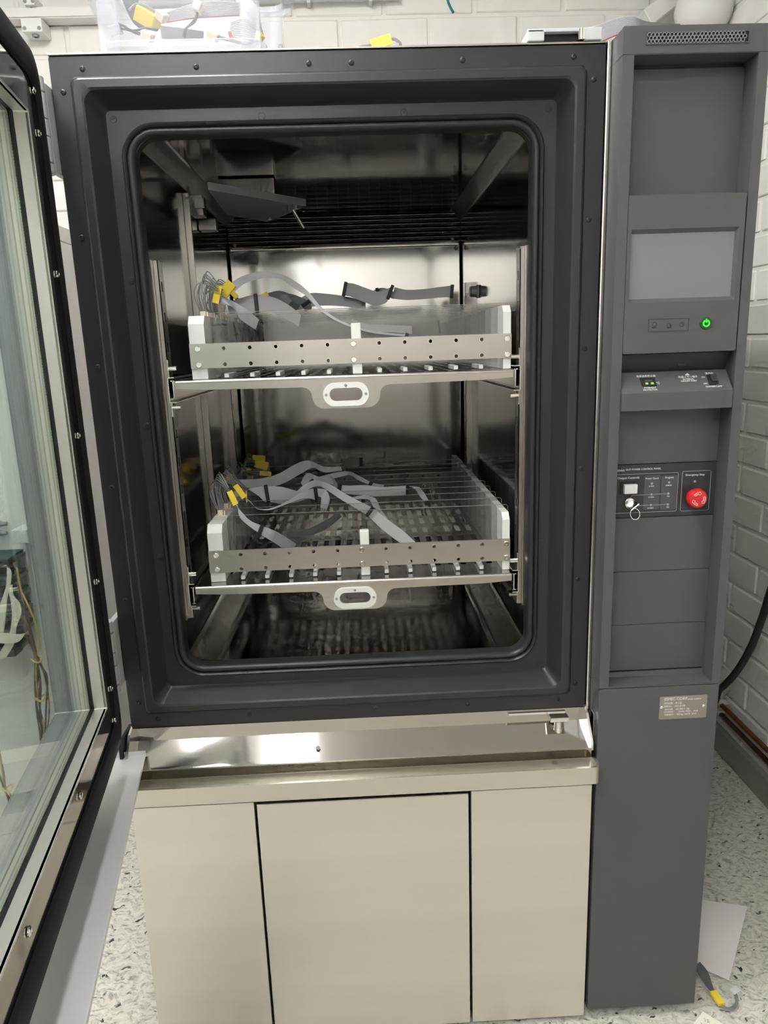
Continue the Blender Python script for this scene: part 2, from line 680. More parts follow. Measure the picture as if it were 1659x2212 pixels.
XR = Vector((1, 0, 0))
ZU = Vector((0, 0, 1))


def xz(u, v, w):
    return Vector((u, w, v))


# ------------------------------------------------------------------ the room
fl = B().box((WL, WF, -0.05), (WR, WB, 0.0)).build('floor', 'floor')
tag(fl, 'mottled pale grey linoleum floor with dark flecks', 'floor', kind='structure')
ce = B().box((WL, WF, CEIL), (WR, WB, CEIL + 0.05)).build('ceiling', 'plaster')
tag(ce, 'plain white ceiling', 'ceiling', kind='structure')
wl = B().box((WL - 0.05, WF, 0), (WL, WB, CEIL)).build('wall_left', 'plaster')
tag(wl, 'plain white wall on the left', 'wall', kind='structure')
wf = thing('wall_front', (0, WF, 0), 'unseen white wall behind the camera, lower half darkened for reflections', 'wall')
wf['kind'] = 'structure'
B().box((WL, -0.05, 1.1), (WR, 0.0, CEIL)).build('upper_wall', 'plaster', wf)
B().box((WL, -0.05, 0), (WR, 0.012, 1.1)).build('lower_wall', 'reflection_band', wf)  # lower half made dark for its mirror image in the back panel


def brick_meshes(lx, ly, lz, count=4):
    out = []
    for k in range(count):
        b = B().box((-lx / 2, -ly / 2, -lz / 2), (lx / 2, ly / 2, lz / 2), 0.0035, 1)
        for v in b.bm.verts:
            v.co += Vector((random.uniform(-1, 1), random.uniform(-1, 1) * 0.6, random.uniform(-1, 1))) * 0.0014
        me = bpy.data.meshes.new('brick')
        bmesh.ops.recalc_face_normals(b.bm, faces=b.bm.faces[:])
        b.bm.to_mesh(me)
        b.bm.free()
        me.materials.append(M['brick'])
        out.append(me)
    return out


CH = 0.0937
# back wall: mortar slab plus bricks standing proud of it
wb = thing('wall_back', (0, WB, 0), 'white painted brick wall behind the chamber', 'wall')
wb['kind'] = 'structure'
B().box((WL, 0.0, 0), (WR + 0.05, 0.06, CEIL)).build('mortar_bed', 'mortar', wb)
BL = 0.290
bms = brick_meshes(BL - 0.013, 0.03, CH - 0.011)
rest = B()
Z0 = 0.0205
for row in range(-1, 29):
    zc = Z0 + (row + 0.5) * CH
    off = 0.428 if row % 2 == 0 else 0.428 + BL / 2
    k0 = int((WL - off) / BL) - 1
    for k in range(k0, k0 + 18):
        xc = off + (k + 0.5) * BL
        if xc - BL / 2 < WL or xc + BL / 2 > WR + 0.02 or zc + CH / 2 > CEIL or zc < 0.03:
            continue
        vis = (zc > 2.02 and -0.75 < xc < 1.7) or (-0.72 < xc < 0.12 and zc > 0.25)
        y = 0.010 + random.uniform(-0.0012, 0.0012)
        if vis:
            o = bpy.data.objects.new('brick', random.choice(bms))
            COL.objects.link(o)
            o.parent = wb
            o.location = (xc, y, zc)
        else:
            rest.box((xc - BL / 2 + 0.0065, y - 0.015, zc - CH / 2 + 0.0055), (xc + BL / 2 - 0.0065, y + 0.015, zc + CH / 2 - 0.0055))
ro = rest.build('far_bricks', 'brick', wb, smooth=False)
ro['kind'] = 'stuff'

# right wall
wr = thing('wall_right', (WR, 0, 0), 'white painted brick wall to the right of the control column', 'wall')
wr['kind'] = 'structure'
B().box((0.0, WF, 0), (0.06, WB, CEIL)).build('mortar_bed', 'mortar', wr)
BR_ = 0.275
rms = []
for me in brick_meshes(BR_ - 0.013, 0.03, CH - 0.011):
    me.transform(Matrix.Rotation(math.pi / 2, 4, 'Z'))
    rms.append(me)
rest = B()
for row in range(-1, 30):
    zc = 0.0107 + (row + 0.5) * CH
    off = 0.892 if row % 2 == 1 else 0.755
    k0 = int((WF - off) / BR_) - 1
    for k in range(k0, k0 + 22):
        yc = off + (k + 0.5) * BR_
        if yc - BR_ / 2 < WF or yc + BR_ / 2 > WB or zc + CH / 2 > CEIL or zc < 0.03:
            continue
        x = 0.010 + random.uniform(-0.0012, 0.0012)
        if yc > 0.1:
            o = bpy.data.objects.new('brick', random.choice(rms))
            COL.objects.link(o)
            o.parent = wr
            o.location = (x, yc, zc)
        else:
            rest.box((x - 0.015, yc - BR_ / 2 + 0.0065, zc - CH / 2 + 0.0055), (x + 0.015, yc + BR_ / 2 - 0.0065, zc + CH / 2 - 0.0055))
ro = rest.build('far_bricks', 'brick', wr, smooth=False)
ro['kind'] = 'stuff'

bb = B().box((WR - 0.026, WF, 0.0), (WR - 0.006, WB, 0.085), 0.003).build('baseboard_right', 'skirting')
tag(bb, 'grey skirting board along the right wall', 'skirting board', kind='structure')

# ceiling luminaires, the last two added as fill
for i, (x, y, sx, sy) in enumerate(LAMPS):
    t = thing('ceiling_lamp', (x, y, CEIL), ['ceiling lamp above the door side of the chamber', 'ceiling lamp above the middle of the chamber', 'added fill lamp behind the camera on the left', 'added fill lamp behind the camera near the middle'][i], 'lamp', 'rectangular ceiling lamps')
    B().box((-sx / 2 - 0.02, -sy / 2 - 0.02, -0.05), (sx / 2 + 0.02, sy / 2 + 0.02, 0.0), 0.004).build('housing', 'white_paint', t)
    B().box((-sx / 2, -sy / 2, -0.062), (sx / 2, sy / 2, -0.051)).build('diffuser', 'lamp' if i < 2 else 'lamp_fill', t)

# ------------------------------------------------------------------ climate chamber
CH_ROOT = thing('climate_chamber', (0.42, 0.45, 0.0), 'stainless steel climate test chamber with black door frame standing open', 'test chamber')
c = W(CH_ROOT)
FX0, FX1, FZ0, FZ1 = 0.0, 0.84, 0.663, 1.768
IX0, IX1, IY1, IZ0, IZ1 = 0.10, 0.74, 0.875, 0.75, 1.69

sh = B()
sh.box((0.0, 0.02, 0.56), (0.012, 1.05, 1.768), 0.002)
sh.box((0.828, 0.02, 0.56), (0.84, 1.05, 1.768), 0.002)
sh.box((0.0, -0.002, 1.7682), (0.84, 1.05, 1.7712), 0.001)
sh.box((0.0, 1.04, 0.02), (0.84, 1.05, 1.77))
sh.box((0.012, 0.02, 0.56), (0.828, 1.04, 0.57))
c(sh, 'outer_shell', 'steel')
c(B().box((0.8405, -0.004, 0.66), (0.8475, 0.9, 1.772), 0.002), 'edge_strip', 'bright')

# black moulded front frame: nested rounded rectangles
fr = B()
loops = []
for y, d, r in ((0.04, 0.0, 0.003), (0.0015, 0.0, 0.003), (0.0, 0.0012, 0.003), (0.0, 0.0285, 0.010), (-0.0015, 0.030, 0.011), (-0.0070, 0.0325, 0.012),
                (-0.0085, 0.035, 0.012), (-0.0085, 0.0455, 0.016), (-0.0065, 0.0485, 0.018), (0.026, 0.0635, 0.010), (0.030, 0.067, 0.008),
                (0.030, 0.0865, 0.055), (0.030, 0.104, 0.042), (0.045, 0.105, 0.042)):
    loops.append([Vector((p[0], y, p[1])) for p in rrect(FX0 + d, FX1 - d, FZ0 + d, FZ1 - d, r)])
fr.loft(loops)
c(fr, 'front_frame', 'frame', angle=0.4)

# rubber gasket: two bulges round the opening
gk = B()
loops = []
for y, d in ((0.030, 0.0855), (0.0235, 0.0865), (0.0205, 0.0895), (0.0235, 0.0925), (0.0275, 0.0940), (0.0235, 0.0955), (0.0215, 0.0990), (0.0235, 0.1030), (0.030, 0.1060), (0.048, 0.1065)):
    loops.append([Vector((p[0], y, p[1])) for p in rrect(FX0 + d, FX1 - d, FZ0 + d, FZ1 - d, 0.140 - d, 12)])
gk.loft(loops)
c(gk, 'door_gasket', 'rubber', angle=1.2)

# frame screws
outer = [(.049, 1.75), (.218, 1.749), (.387, 1.75), (.451, 1.75), (.62, 1.75), (.79, 1.751), (.822, 1.719), (.820, 1.517), (.820, 1.316), (.819, 1.115),
         (.819, .914), (.82, .713), (.789, .681), (.62, .681), (.45, .682), (.218, .682), (.05, .681), (.018, .714), (.018, .913), (.018, 1.114), (.019, 1.314), (.018, 1.513), (.017, 1.719)]
inner = [(.078, 1.689), (.308, 1.688), (.531, 1.688), (.76, 1.689), (.759, 1.449), (.758, 1.214), (.757, .981), (.759, .742), (.529, .743), (.307, .741), (.078, .741), (.078, .98), (.079, 1.212), (.079, 1.449)]


def screw_proto(rad, pan, slotted=True):
    b = B()
    if pan:
        b.lathe((0, 0, 0), (0, -1, 0), [(0, rad), (rad * 0.25, rad * 0.98), (rad * 0.5, rad * 0.7), (rad * 0.55, rad * 0.42), (rad * 0.35, rad * 0.36), (rad * 0.35, 0.0001)], 14)
    else:
        b.lathe((0, 0, 0), (0, -1, 0), [(0, rad), (0.0006, rad * 0.98), (0.001, rad * 0.9), (0.001, rad * 0.6), (0.001, 0.0001)], 14)
        for a in (0.3, 0.3 + math.pi / 2):
            b.box((-rad * 0.55, -0.0016, -rad * 0.11), (rad * 0.55, -0.0005, rad * 0.11), 0, 1, Matrix.Rotation(a, 4, 'Y'))
    return b


def proto_mesh(b, material):
    me = bpy.data.meshes.new('screw')
    bmesh.ops.recalc_face_normals(b.bm, faces=b.bm.faces[:])
    for f in b.bm.faces:
        f.smooth = True
    b.bm.to_mesh(me)
    b.bm.free()
    me.set_sharp_from_angle(angle=0.6)
    me.materials.append(M[material])
    return me


def place(me, name, loc, parent, rot=None):
    o = bpy.data.objects.new(name, me)
    COL.objects.link(o)
    o.parent = parent
    o.location = loc
    if rot is not None:
        o.rotation_euler = rot
    return o


sm_o = proto_mesh(screw_proto(0.0042, True), 'black')
sm_i = proto_mesh(screw_proto(0.0055, False), 'frame')
for x, z in outer:
    place(sm_o, 'frame_screw', Vector((x, 0.0, z)) - CH_ROOT.location, CH_ROOT)
for x, z in inner:
    place(sm_i, 'inner_frame_screw', Vector((x, 0.0303, z)) - CH_ROOT.location, CH_ROOT, (0, random.uniform(0, 1.5), 0))

# liner
ly0 = 0.046
c(B().box((IX0 - 0.004, ly0, IZ0 - 0.02), (IX0, IY1 + 0.09, IZ1 + 0.004)), 'liner_side_wall', 'liner')
c(B().box((IX1, ly0, IZ0 - 0.02), (IX1 + 0.004, IY1 + 0.09, IZ1 + 0.004)), 'liner_side_wall', 'liner')
c(B().box((IX0, ly0, IZ1), (IX1, IY1 + 0.09, IZ1 + 0.004)), 'liner_ceiling', 'liner_dimmed')
c(B().box((IX0, ly0, IZ0 - 0.024), (IX1, IY1 + 0.09, IZ0 - 0.02)), 'liner_floor', 'liner')
c(B().box((IX0 + 0.004, IY1, IZ0 + 0.03), (IX1 - 0.004, IY1 + 0.012, 1.602), 0.002), 'liner_back_panel', 'back_steel')
c(B().box((IX0, IY1 + 0.088, IZ0 - 0.02), (IX1, IY1 + 0.09, IZ1)), 'air_duct_back', 'duct')
c(B().box((IX0, IY1 + 0.006, IZ0 - 0.02), (IX1, IY1 + 0.088, IZ0 + 0.028)), 'air_duct_base', 'void')
# covings along the ceiling and the floor edges
for s, x0 in ((1, IX0), (-1, IX1)):
    b = B()
    b.prism([(x0, IZ1 - 0.029), (x0 + s * 0.004, IZ1 - 0.027), (x0 + s * 0.025, IZ1 - 0.004), (x0 + s * 0.027, IZ1), (x0, IZ1)], xz, ly0, IY1 + 0.06)
    c(b, 'ceiling_coving', 'coving')
    b = B()
    b.prism([(x0, IZ0 - 0.02), (x0 + s * 0.05, IZ0 - 0.02), (x0 + s * 0.036, IZ0 - 0.014), (x0 + s * 0.006, IZ0 + 0.018), (x0, IZ0 + 0.03)], xz, ly0, IY1)
    c(b, 'floor_coving', 'liner')
# air outlet grille above the back panel
gr_z0, gr_z1 = 1.606, 1.686
for k in range(7):
    z = gr_z0 + 0.006 + k * (gr_z1 - gr_z0 - 0.01) / 6
    b = B()
    obox(b, (IX0 + 0.002, IY1 + 0.012, z), (IX1 - 0.002, IY1 + 0.012, z), (0, 0.8, -0.35), 0.008, 0.0008)
    c(b, 'grille_louvre', 'coving')
    c(B().cyl((IX0 + 0.002, IY1 + 0.003, z - 0.004), (IX1 - 0.002, IY1 + 0.003, z - 0.004), 0.0009, 6), 'louvre_glint', 'bright')  # bright bar added along each louvre to draw the glint on its edge
for k in range(22):
    x = IX0 + 0.02 + k * (IX1 - IX0 - 0.04) / 21
    c(B().cyl((x, IY1 + 0.022, gr_z0), (x, IY1 + 0.022, gr_z1), 0.0012, 6), 'grille_wire', 'coving')
c(B().box((IX0 + 0.006, IY1 - 0.006, 1.594), (IX1 - 0.006, IY1 + 0.01, 1.606), 0.003), 'grille_lip', 'liner')
for x, z in ((0.726, 1.588), (0.716, 1.612), (0.120, 1.612), (0.116, 1.470), (0.726, 0.98)):
    c(B().lathe((x, IY1, z), (0, -1, 0), [(0, 0.0055), (0.002, 0.0055), (0.0045, 0.0035), (0.0046, 0.0001)], 12), 'liner_screw', 'grey_metal')

# shelf standards with slots
def standard(x, side, y0, z0, z1, label=None, wdt=0.020, slots=True):
    """channel post on a side wall; side=+1 on the left wall"""
    b = B()
    xi = x + side * 0.016
    lo, hi = min(x, xi), max(x, xi)
    b.box((lo, y0, z0), (hi, y0 + 0.0015, z1))
    b.box((lo, y0 + 0.026, z0), (hi, y0 + 0.0275, z1))
    xa, xb = (xi - 0.0015, xi) if side > 0 else (xi, xi + 0.0015)
    if slots:
        z = z0
        n = 0
        while z < z1 - 0.001:
            ze = min(z + 0.034, z1)
            b.box((xa, y0, z), (xb, y0 + 0.0275, ze))
            if ze < z1 - 0.02:
                b.box((xa, y0, ze), (xb, y0 + 0.009, ze + 0.016))
                b.box((xa, y0 + 0.0185, ze), (xb, y0 + 0.0275, ze + 0.016))
            z = ze + 0.016
            n += 1
    else:
        b.box((xa, y0, z0), (xb, y0 + 0.0275, z1))
    o = c(b, 'shelf_standard', 'steel')
    if slots:
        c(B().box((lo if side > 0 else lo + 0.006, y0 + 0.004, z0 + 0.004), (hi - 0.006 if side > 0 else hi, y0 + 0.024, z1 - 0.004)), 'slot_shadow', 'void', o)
    return o


standard(IX0, 1, 0.062, 0.85, 1.483)
standard(IX1, -1, 0.062, 0.85, 1.488)
c(B().box((IX0, 0.37, 0.80), (IX0 + 0.0125, 0.380, 1.648), 0.001), 'wiring_cover', 'steel')
standard(IX0, 1, 0.66, 0.85, 1.483)
standard(IX1, -1, 0.70, 0.85, 1.483)
# outer guide strip beside the front standards
c(B().box((IX0, 0.05, 0.85), (IX0 + 0.008, 0.06, 1.483)), 'guide_strip', 'steel')
c(B().box((IX1 - 0.008, 0.05, 0.85), (IX1, 0.06, 1.488)), 'guide_strip', 'steel')

# lamp shield plate under the ceiling and its bracket
zp = 1.63
A_, B_, C_ = at(449, 405, 0.24), at(661, 441, 0.425), at(578, 476, 0.607)
D_ = Vector((0.165, 0.50, zp))
b = B()
b.prism([(A_.x, A_.y), (B_.x, B_.y), (C_.x, C_.y), (D_.x, D_.y)], lambda u, v, w: Vector((u, v, w)), zp - 0.004, zp + 0.010)
c(b, 'lamp_shield', 'shield')
b = B()
b.box((0.16, 0.44, zp + 0.010), (0.28, 0.50, IZ1 - 0.002), 0.002)
c(b, 'lamp_housing', 'liner')
for q in ((0.325, 0.43), (0.255, 0.55)):
    c(B().cyl((q[0], q[1], zp - 0.008), (q[0], q[1], zp - 0.004), 0.004, 10), 'shield_screw', 'chrome')
b = B()
b.box((0.101, 0.43, 1.615), (0.128, 0.47, 1.655), 0.002)
k1 = c(b, 'sensor_bracket', 'steel')
c(B().box((0.112, 0.424, 1.628), (0.132, 0.430, 1.648), 0.001), 'bracket_window', 'white_plastic', k1)
c(B().box((0.101, 0.50, 1.595), (0.140, 0.53, 1.62), 0.002), 'sensor_clamp', 'steel')
c(B().cyl((0.315, 0.46, zp - 0.004), (0.335, 0.475, zp - 0.040), 0.0035, 8), 'shield_strut', 'steel')
# cable port plug on the right wall
pb = B().lathe((IX1 - 0.001, 0.585, 1.452), (-1, 0, 0), [(0, 0.0155), (0.003, 0.0155), (0.006, 0.013), (0.018, 0.0125), (0.021, 0.010), (0.0212, 0.0001)], 24)
c(pb, 'port_plug', 'hinge_grey')

# sill, drip pan and lower front
CB = -0.05
sl = B()
prof = [(0.03, 0.664), (-0.002, 0.664), (-0.004, 0.640), (-0.046, 0.612), (-0.050, 0.609), (-0.050, 0.572), (0.03, 0.572)]
sl.prism(prof, lambda u, v, w: Vector((w, u, v)), 0.004, 0.838)
sill = c(sl, 'sill', 'sill_steel')
for s, x in ((-1, 0.002), (1, 0.838)):
    b = B()
    b.prism([(0.0, 0.668), (-0.02, 0.662), (-0.052, 0.622), (-0.054, 0.606), (0.0, 0.60)], lambda u, v, w: Vector((w, u, v)), x - 0.002, x + 0.002)
    c(b, 'sill_end', 'bright')
c(B().box((-0.010, -0.046, 0.56), (-0.004, 0.02, 0.663), 0.001), 'black_end_cap', 'rubber')
pn = B()
o_ = rrect(0.004, 0.846, -0.082, -0.046, 0.011, 5)
i_ = rrect(0.009, 0.841, -0.0775, -0.0505, 0.008, 5)
XY = lambda u, v, w: Vector((u, v, w))
pn.plate_hole(o_, i_, XY, 0.556, 0.589)
pn.prism(i_, XY, 0.560, 0.573)
pan = c(pn, 'drip_pan', 'pan', angle=0.5)
b = B().lathe((0.775, -0.064, 0.5731), (0, 0, 1), [(0, 0.010), (0.001, 0.0095), (0.0012, 0.0085), (0.0004, 0.008), (0.0003, 0.0001)], 18)
c(b, 'drain_ring', 'pan', pan)
c(B().cyl((0.775, -0.064, 0.5732), (0.775, -0.064, 0.5738), 0.0055, 14), 'drain_hole', 'void', pan)
# cabinet carcass behind the panels
cb = B()
cb.box((0.004, -0.046, 0.02), (0.010, 1.04, 0.57))
cb.box((0.834, -0.046, 0.02), (0.840, 1.04, 0.57))
cb.box((0.010, -0.030, 0.02), (0.834, -0.024, 0.555))
c(cb, 'cabinet_carcass', 'void')
G0, G1, GT = 0.2235, 0.6155, 0.5325
pl = B()
pl.box((0.0, CB, 0.012), (G0 - 0.002, CB + 0.018, GT), 0.002)
c(pl, 'front_panel', 'panel_steel')
pl = B()
pl.box((G0 + 0.002, CB - 0.001, 0.012), (G1 - 0.002, CB + 0.018, GT - 0.004), 0.003)
c(pl, 'access_panel', 'panel_steel')
pl = B()
pl.box((G1 + 0.002, CB, 0.012), (0.842, CB + 0.018, GT), 0.002)
c(pl, 'front_panel', 'panel_steel')
c(B().box((0.0, CB, GT + 0.0004), (0.842, CB + 0.018, 0.5555), 0.001), 'top_rail', 'panel_steel')
for x in (0.06, 0.42, 0.78):
    for y in (0.03, 0.95):
        c(B().cyl((x, y, 0.0), (x, y, 0.022), 0.022, 12), 'levelling_foot', 'black')
# door catch under the frame on the right
b = B()
b.box((0.695, -0.010, 0.658), (0.80, 0.0, 0.662))
b.box((0.768, -0.03, 0.650), (0.802, 0.002, 0.660), 0.002)
b.cyl((0.785, -0.018, 0.622), (0.785, -0.018, 0.652), 0.0075, 14)
b.cyl((0.785, -0.018, 0.630), (0.785, -0.018, 0.634), 0.0085, 14)
c(b, 'door_catch', 'bright')
# small hex nut lying on the sill is a thing of its own (below)

# door latch on the top edge
lt = B()
p = [at(1133, 92, -0.004), at(1145, 62, -0.004), at(1233, 60, -0.004), at(1252, 54, -0.004), at(1265, 54, -0.004), at(1276, 59, -0.004), at(1300, 57, -0.004), at(1300, 90, -0.004)]
zl = 1.7714
lt.prism([(p[0].x, zl), (p[1].x - 0.004, p[1].z - 0.003), (p[1].x, p[1].z), (p[2].x, p[2].z), (p[3].x, p[3].z), (p[4].x, p[4].z), (p[5].x, p[5].z), (p[6].x, p[6].z), (p[7].x, zl)], xz, 0.006, 0.06)
# front cheek: frame round the dark mouth
lt.box((p[0].x + 0.004, -0.006, zl), (p[0].x + 0.030, 0.006, p[1].z - 0.001), 0.002)
lt.box((p[0].x + 0.004, -0.006, p[1].z - 0.0055), (p[3].x, 0.006, p[1].z - 0.0005), 0.001)
lt.box((p[4].x - 0.002, -0.006, zl), (p[7].x, 0.006, p[6].z - 0.0005), 0.002)
latch = c(lt, 'door_latch', 'light_plastic')
c(B().box((p[0].x + 0.030, 0.003, zl + 0.001), (p[4].x - 0.004, 0.0062, p[1].z - 0.005)), 'latch_mouth', 'void', latch)
q0, q1 = at(1256, 86, -0.002), at(1256, 64, -0.002)
c(B().cyl((q0.x, -0.002, zl + 0.001), (q1.x, -0.002, q1.z), 0.0065, 14), 'latch_roller', 'chrome', latch)

# hinges: stacked knuckles at the left edge
for (za, zb_) in ((1.598, 1.732), (0.752, 0.886)):
    hz = B()
    hx, hy = -0.0135, -0.030
    cuts = [za, za + 0.016, za + 0.052, za + 0.076, za + 0.112, zb_]
    for k in range(5):
        hz.lathe((hx, hy, cuts[k] + 0.0008), (0, 0, 1), [(0, 0.0132), (0.001, 0.014), (cuts[k + 1] - cuts[k] - 0.0026, 0.014), (cuts[k + 1] - cuts[k] - 0.0016, 0.0132)], 20)
    h = c(hz, 'hinge', 'hinge_grey')
    c(B().cyl((hx, hy, za + 0.002), (hx, hy, zb_ - 0.002), 0.011, 12), 'hinge_pin', 'bright', h)
    c(B().box((-0.012, -0.020, za + 0.006), (-0.001, 0.06, zb_ - 0.006), 0.002), 'hinge_leaf', 'hinge_grey', h)

# ---- the open door: local frame O + u*U + n*N + z
DO = Vector((0.015, -0.10, 0.0))
DU = Vector((0.1455, -0.9894, 0.0)).normalized()
DN_ = Vector((0.9894, 0.1455, 0.0)).normalized()


def dp(u, n, z):
    return DO + DU * u + DN_ * n + Vector((0, 0, z))


def dbox(b, u0, u1, n0, n1, z0, z1, bev=0.0):
    m = Matrix(((DU.x, DN_.x, 0, DO.x), (DU.y, DN_.y, 0, DO.y), (0, 0, 1, 0), (0, 0, 0, 1)))
    b.box((u0, n0, z0), (u1, n1, z1), bev, 2, m)
    return b


DL = 0.84
DZ0, DZ1 = 0.705, 1.732
WU0, WU1, WZ0, WZ1 = 0.061, 0.775, 0.790, 1.647
duz = lambda u, v, w: dp(u, w, v)
db = B()
db.plate_hole(rrect(0.0, DL, DZ0, DZ1, 0.03, 6), rrect(WU0, WU1, WZ0, WZ1, 0.002, 6), duz, -0.003, 0.0)
door = c(db, 'door', 'sill_steel')
tag(door, 'open door with large double glazed window')
# black rubber seal all round the inner face, rounded, proud of the band
sg = B()
loops = []
for d, n in ((0.034, 0.0005), (0.034, 0.003), (0.030, 0.006), (0.014, 0.007), (0.0, 0.006), (-0.005, 0.002), (-0.006, -0.006), (-0.004, -0.02)):
    loops.append([dp(q[0], n, q[1]) for q in rrect(-0.004 + min(d, 0.010), DL - d, DZ0 + d, DZ1 - d, 0.035, 6)])
sg.loft(loops)
c(sg, 'door_seal', 'seal', door, angle=1.2)
# outer skin and edge of the door
sk = B()
sk.plate_hole(rrect(0.004, DL - 0.004, DZ0 + 0.004, DZ1 - 0.004, 0.01, 6), rrect(WU0, WU1, WZ0, WZ1, 0.002, 6), duz, -0.076, -0.060)
c(sk, 'door_skin', 'light_plastic', door)
sk = B()
sk.plate_hole(rrect(0.006, DL - 0.006, DZ0 + 0.006, DZ1 - 0.006, 0.01, 6), rrect(WU0 - 0.004, WU1 + 0.004, WZ0 - 0.004, WZ1 + 0.004, 0.002, 6), duz, -0.060, -0.003)
c(sk, 'door_core', 'column_dark', door)
# window reveal, seal, glazing, spacers
rv = B()
rv.plate_hole(rrect(WU0 - 0.003, WU1 + 0.003, WZ0 - 0.003, WZ1 + 0.003, 0.002, 3), rrect(WU0, WU1, WZ0, WZ1, 0.002, 3), duz, -0.018, 0.0012)
c(rv, 'window_reveal', 'alu', door)
rv = B()
rv.plate_hole(rrect(WU0 - 0.003, WU1 + 0.003, WZ0 - 0.003, WZ1 + 0.003, 0.002, 3), rrect(WU0 + 0.0005, WU1 - 0.0005, WZ0 + 0.0005, WZ1 - 0.0005, 0.002, 3), duz, -0.0225, -0.018)
c(rv, 'window_seal', 'rubber', door)
for n0, n1, mt in ((-0.0295, -0.0245, 'spacer'), (-0.0315, -0.0295, 'grey_metal'), (-0.036, -0.0315, 'spacer'), (-0.050, -0.038, 'grey_metal'), (-0.076, -0.050, 'grey_metal')):
    rv = B()
    rv.plate_hole(rrect(WU0 - 0.003, WU1 + 0.003, WZ0 - 0.003, WZ1 + 0.003, 0.002, 3), rrect(WU0 + 0.0003, WU1 - 0.0003, WZ0 + 0.0003, WZ1 - 0.0003, 0.002, 3), duz, n0, n1)
    c(rv, 'glazing_spacer' if mt == 'spacer' else 'window_jamb', mt, door)
for n in (-0.0235, -0.037):
    gp = B()
    dbox(gp, WU0, WU1, n - 0.0008, n + 0.0008, WZ0, WZ1)
    c(gp, 'glass_pane', 'glass', door)
# door screws
smd = proto_mesh(screw_proto(0.0055, True), 'chrome')
rz = math.atan2(DU.y, DU.x)
ds = [(.019, z) for z in (1.684, 1.631, 1.447, 1.216, .986, .803, .746)] + [(u, .768) for u in (.261, .491, .72)] + [(u, 1.672) for u in (.261, .491)]
offd = door.location + CH_ROOT.location
for u, z in ds:
    place(smd, 'door_screw', dp(u, 0.0008, z) - offd, door, (0, 0, math.atan2(DN_.y, DN_.x) + math.pi / 2))
# drip tray carried under the door
tz = 0.628
tr = B()
ta, tb = atz(315, 1630, tz), atz(190, 2212, tz)
td = (tb - ta).normalized()
tn = Vector((td.y, -td.x, 0))
if tn.x < 0:
    tn = -tn
tend = ta + td * 0.85
for pr in ([(-0.085, 0.0), (0.0, 0.0), (0.0, 0.008), (-0.0012, 0.008), (-0.0012, 0.0015), (-0.085, 0.0015)],):
    tr.prism(pr, lambda u, v, w: ta + td * w + tn * u + Vector((0, 0, v)), 0.0, 0.85)
tr.prism([(-0.085, 0.0), (0.0, 0.0), (0.0, 0.008), (-0.085, 0.014)], lambda u, v, w: ta + td * w + tn * u + Vector((0, 0, v)), 0.0, 0.0012)
tr.prism([(-0.085, 0.0), (-0.080, 0.0), (-0.060, 0.085), (-0.065, 0.085)], lambda u, v, w: ta + td * w + tn * u + Vector((0, 0, v)), 0.12, 0.80)
c(tr, 'door_drip_tray', 'matte_steel', door)

# ------------------------------------------------------------------ control column
CX0, CX1, CY, CZ1 = 0.848, 1.066, -0.05, 1.772
BX0, BX1, BZ0, BZ1 = 0.865, 1.0505, 0.7265, 1.734
RY = -0.012
CC = thing('control_column', ((CX0 + CX1) / 2, 0.4, 0.0), 'tall dark grey control column with touch screen and emergency stop', 'control panel')
k = W(CC)
# upper frame round the bay, chamfered on the left
b = B()
b.plate_hole(rrect(CX0, CX1, 0.7245, CZ1, 0.0015, 2), rrect(BX0, BX1, BZ0, BZ1, 0.001, 2), xz, CY, -0.004)
k(b, 'bay_frame', 'column')
b = B()
b.box((CX0, -0.004, 0.7245), (CX0 + 0.006, 0.95, CZ1))
b.box((CX1 - 0.006, -0.004, 0.7245), (CX1, 0.95, CZ1))
b.box((CX0, -0.004, CZ1 - 0.006), (CX1, 0.95, CZ1))
b.box((CX0, 0.944, 0.02), (CX1, 0.95, CZ1))
k(b, 'upper_casing', 'column')
b = B()
b.box((CX0, CY, 0.025), (CX1, 0.95, 0.7235), 0.003)
base = k(b, 'base_casing', 'column')
b = B().box((CX0 + 0.02, CY + 0.03, 0.0), (CX1 - 0.02, 0.93, 0.026))
k(b, 'plinth', 'black')
# top joint line and top vent
zj = BZ1 + 0.0006
k(B().box((CX0 - 0.0002, CY - 0.0003, zj), (CX1 + 0.0002, -0.004, zj + 0.0008)), 'joint_line', 'column_dark')
va, vb_ = at(1398, 72, CY), at(1616, 90, CY)
vb = B()
vb.box((va.x, CY - 0.0004, vb_.z), (vb_.x, CY + 0.001, va.z))
vent = k(vb, 'vent_mesh_backing', 'void')
vm = B()
nx, nz = 26, 3
for i in range(nx):
    for j in range(nz):
        xx = va.x + 0.003 + (vb_.x - va.x - 0.006) * (i + (0.5 if j % 2 else 0)) / nx
        zz = vb_.z + 0.0026 + (va.z - vb_.z - 0.005) * j / (nz - 1)
        vm.tube([Vector((xx, CY - 0.0012, zz)) + Vector((0.0026 * math.cos(a), 0, 0.0026 * math.sin(a))) for a in [2 * math.pi * q / 6 for q in range(6)]], 0.0006, 4, True)
vmo = k(vm, 'vent_mesh', 'grey_metal', vent)
vmo['kind'] = 'stuff'
for z0, z1 in ((va.z, va.z + 0.0015), (vb_.z - 0.0015, vb_.z)):
    k(B().box((va.x - 0.0015, CY - 0.0012, z0), (vb_.x + 0.0015, CY, z1)), 'vent_rim', 'column', vent)
for x0, x1 in ((va.x - 0.0015, va.x), (vb_.x, vb_.x + 0.0015)):
    k(B().box((x0, CY - 0.0012, vb_.z - 0.001), (x1, CY, va.z + 0.001)), 'vent_rim', 'column', vent)
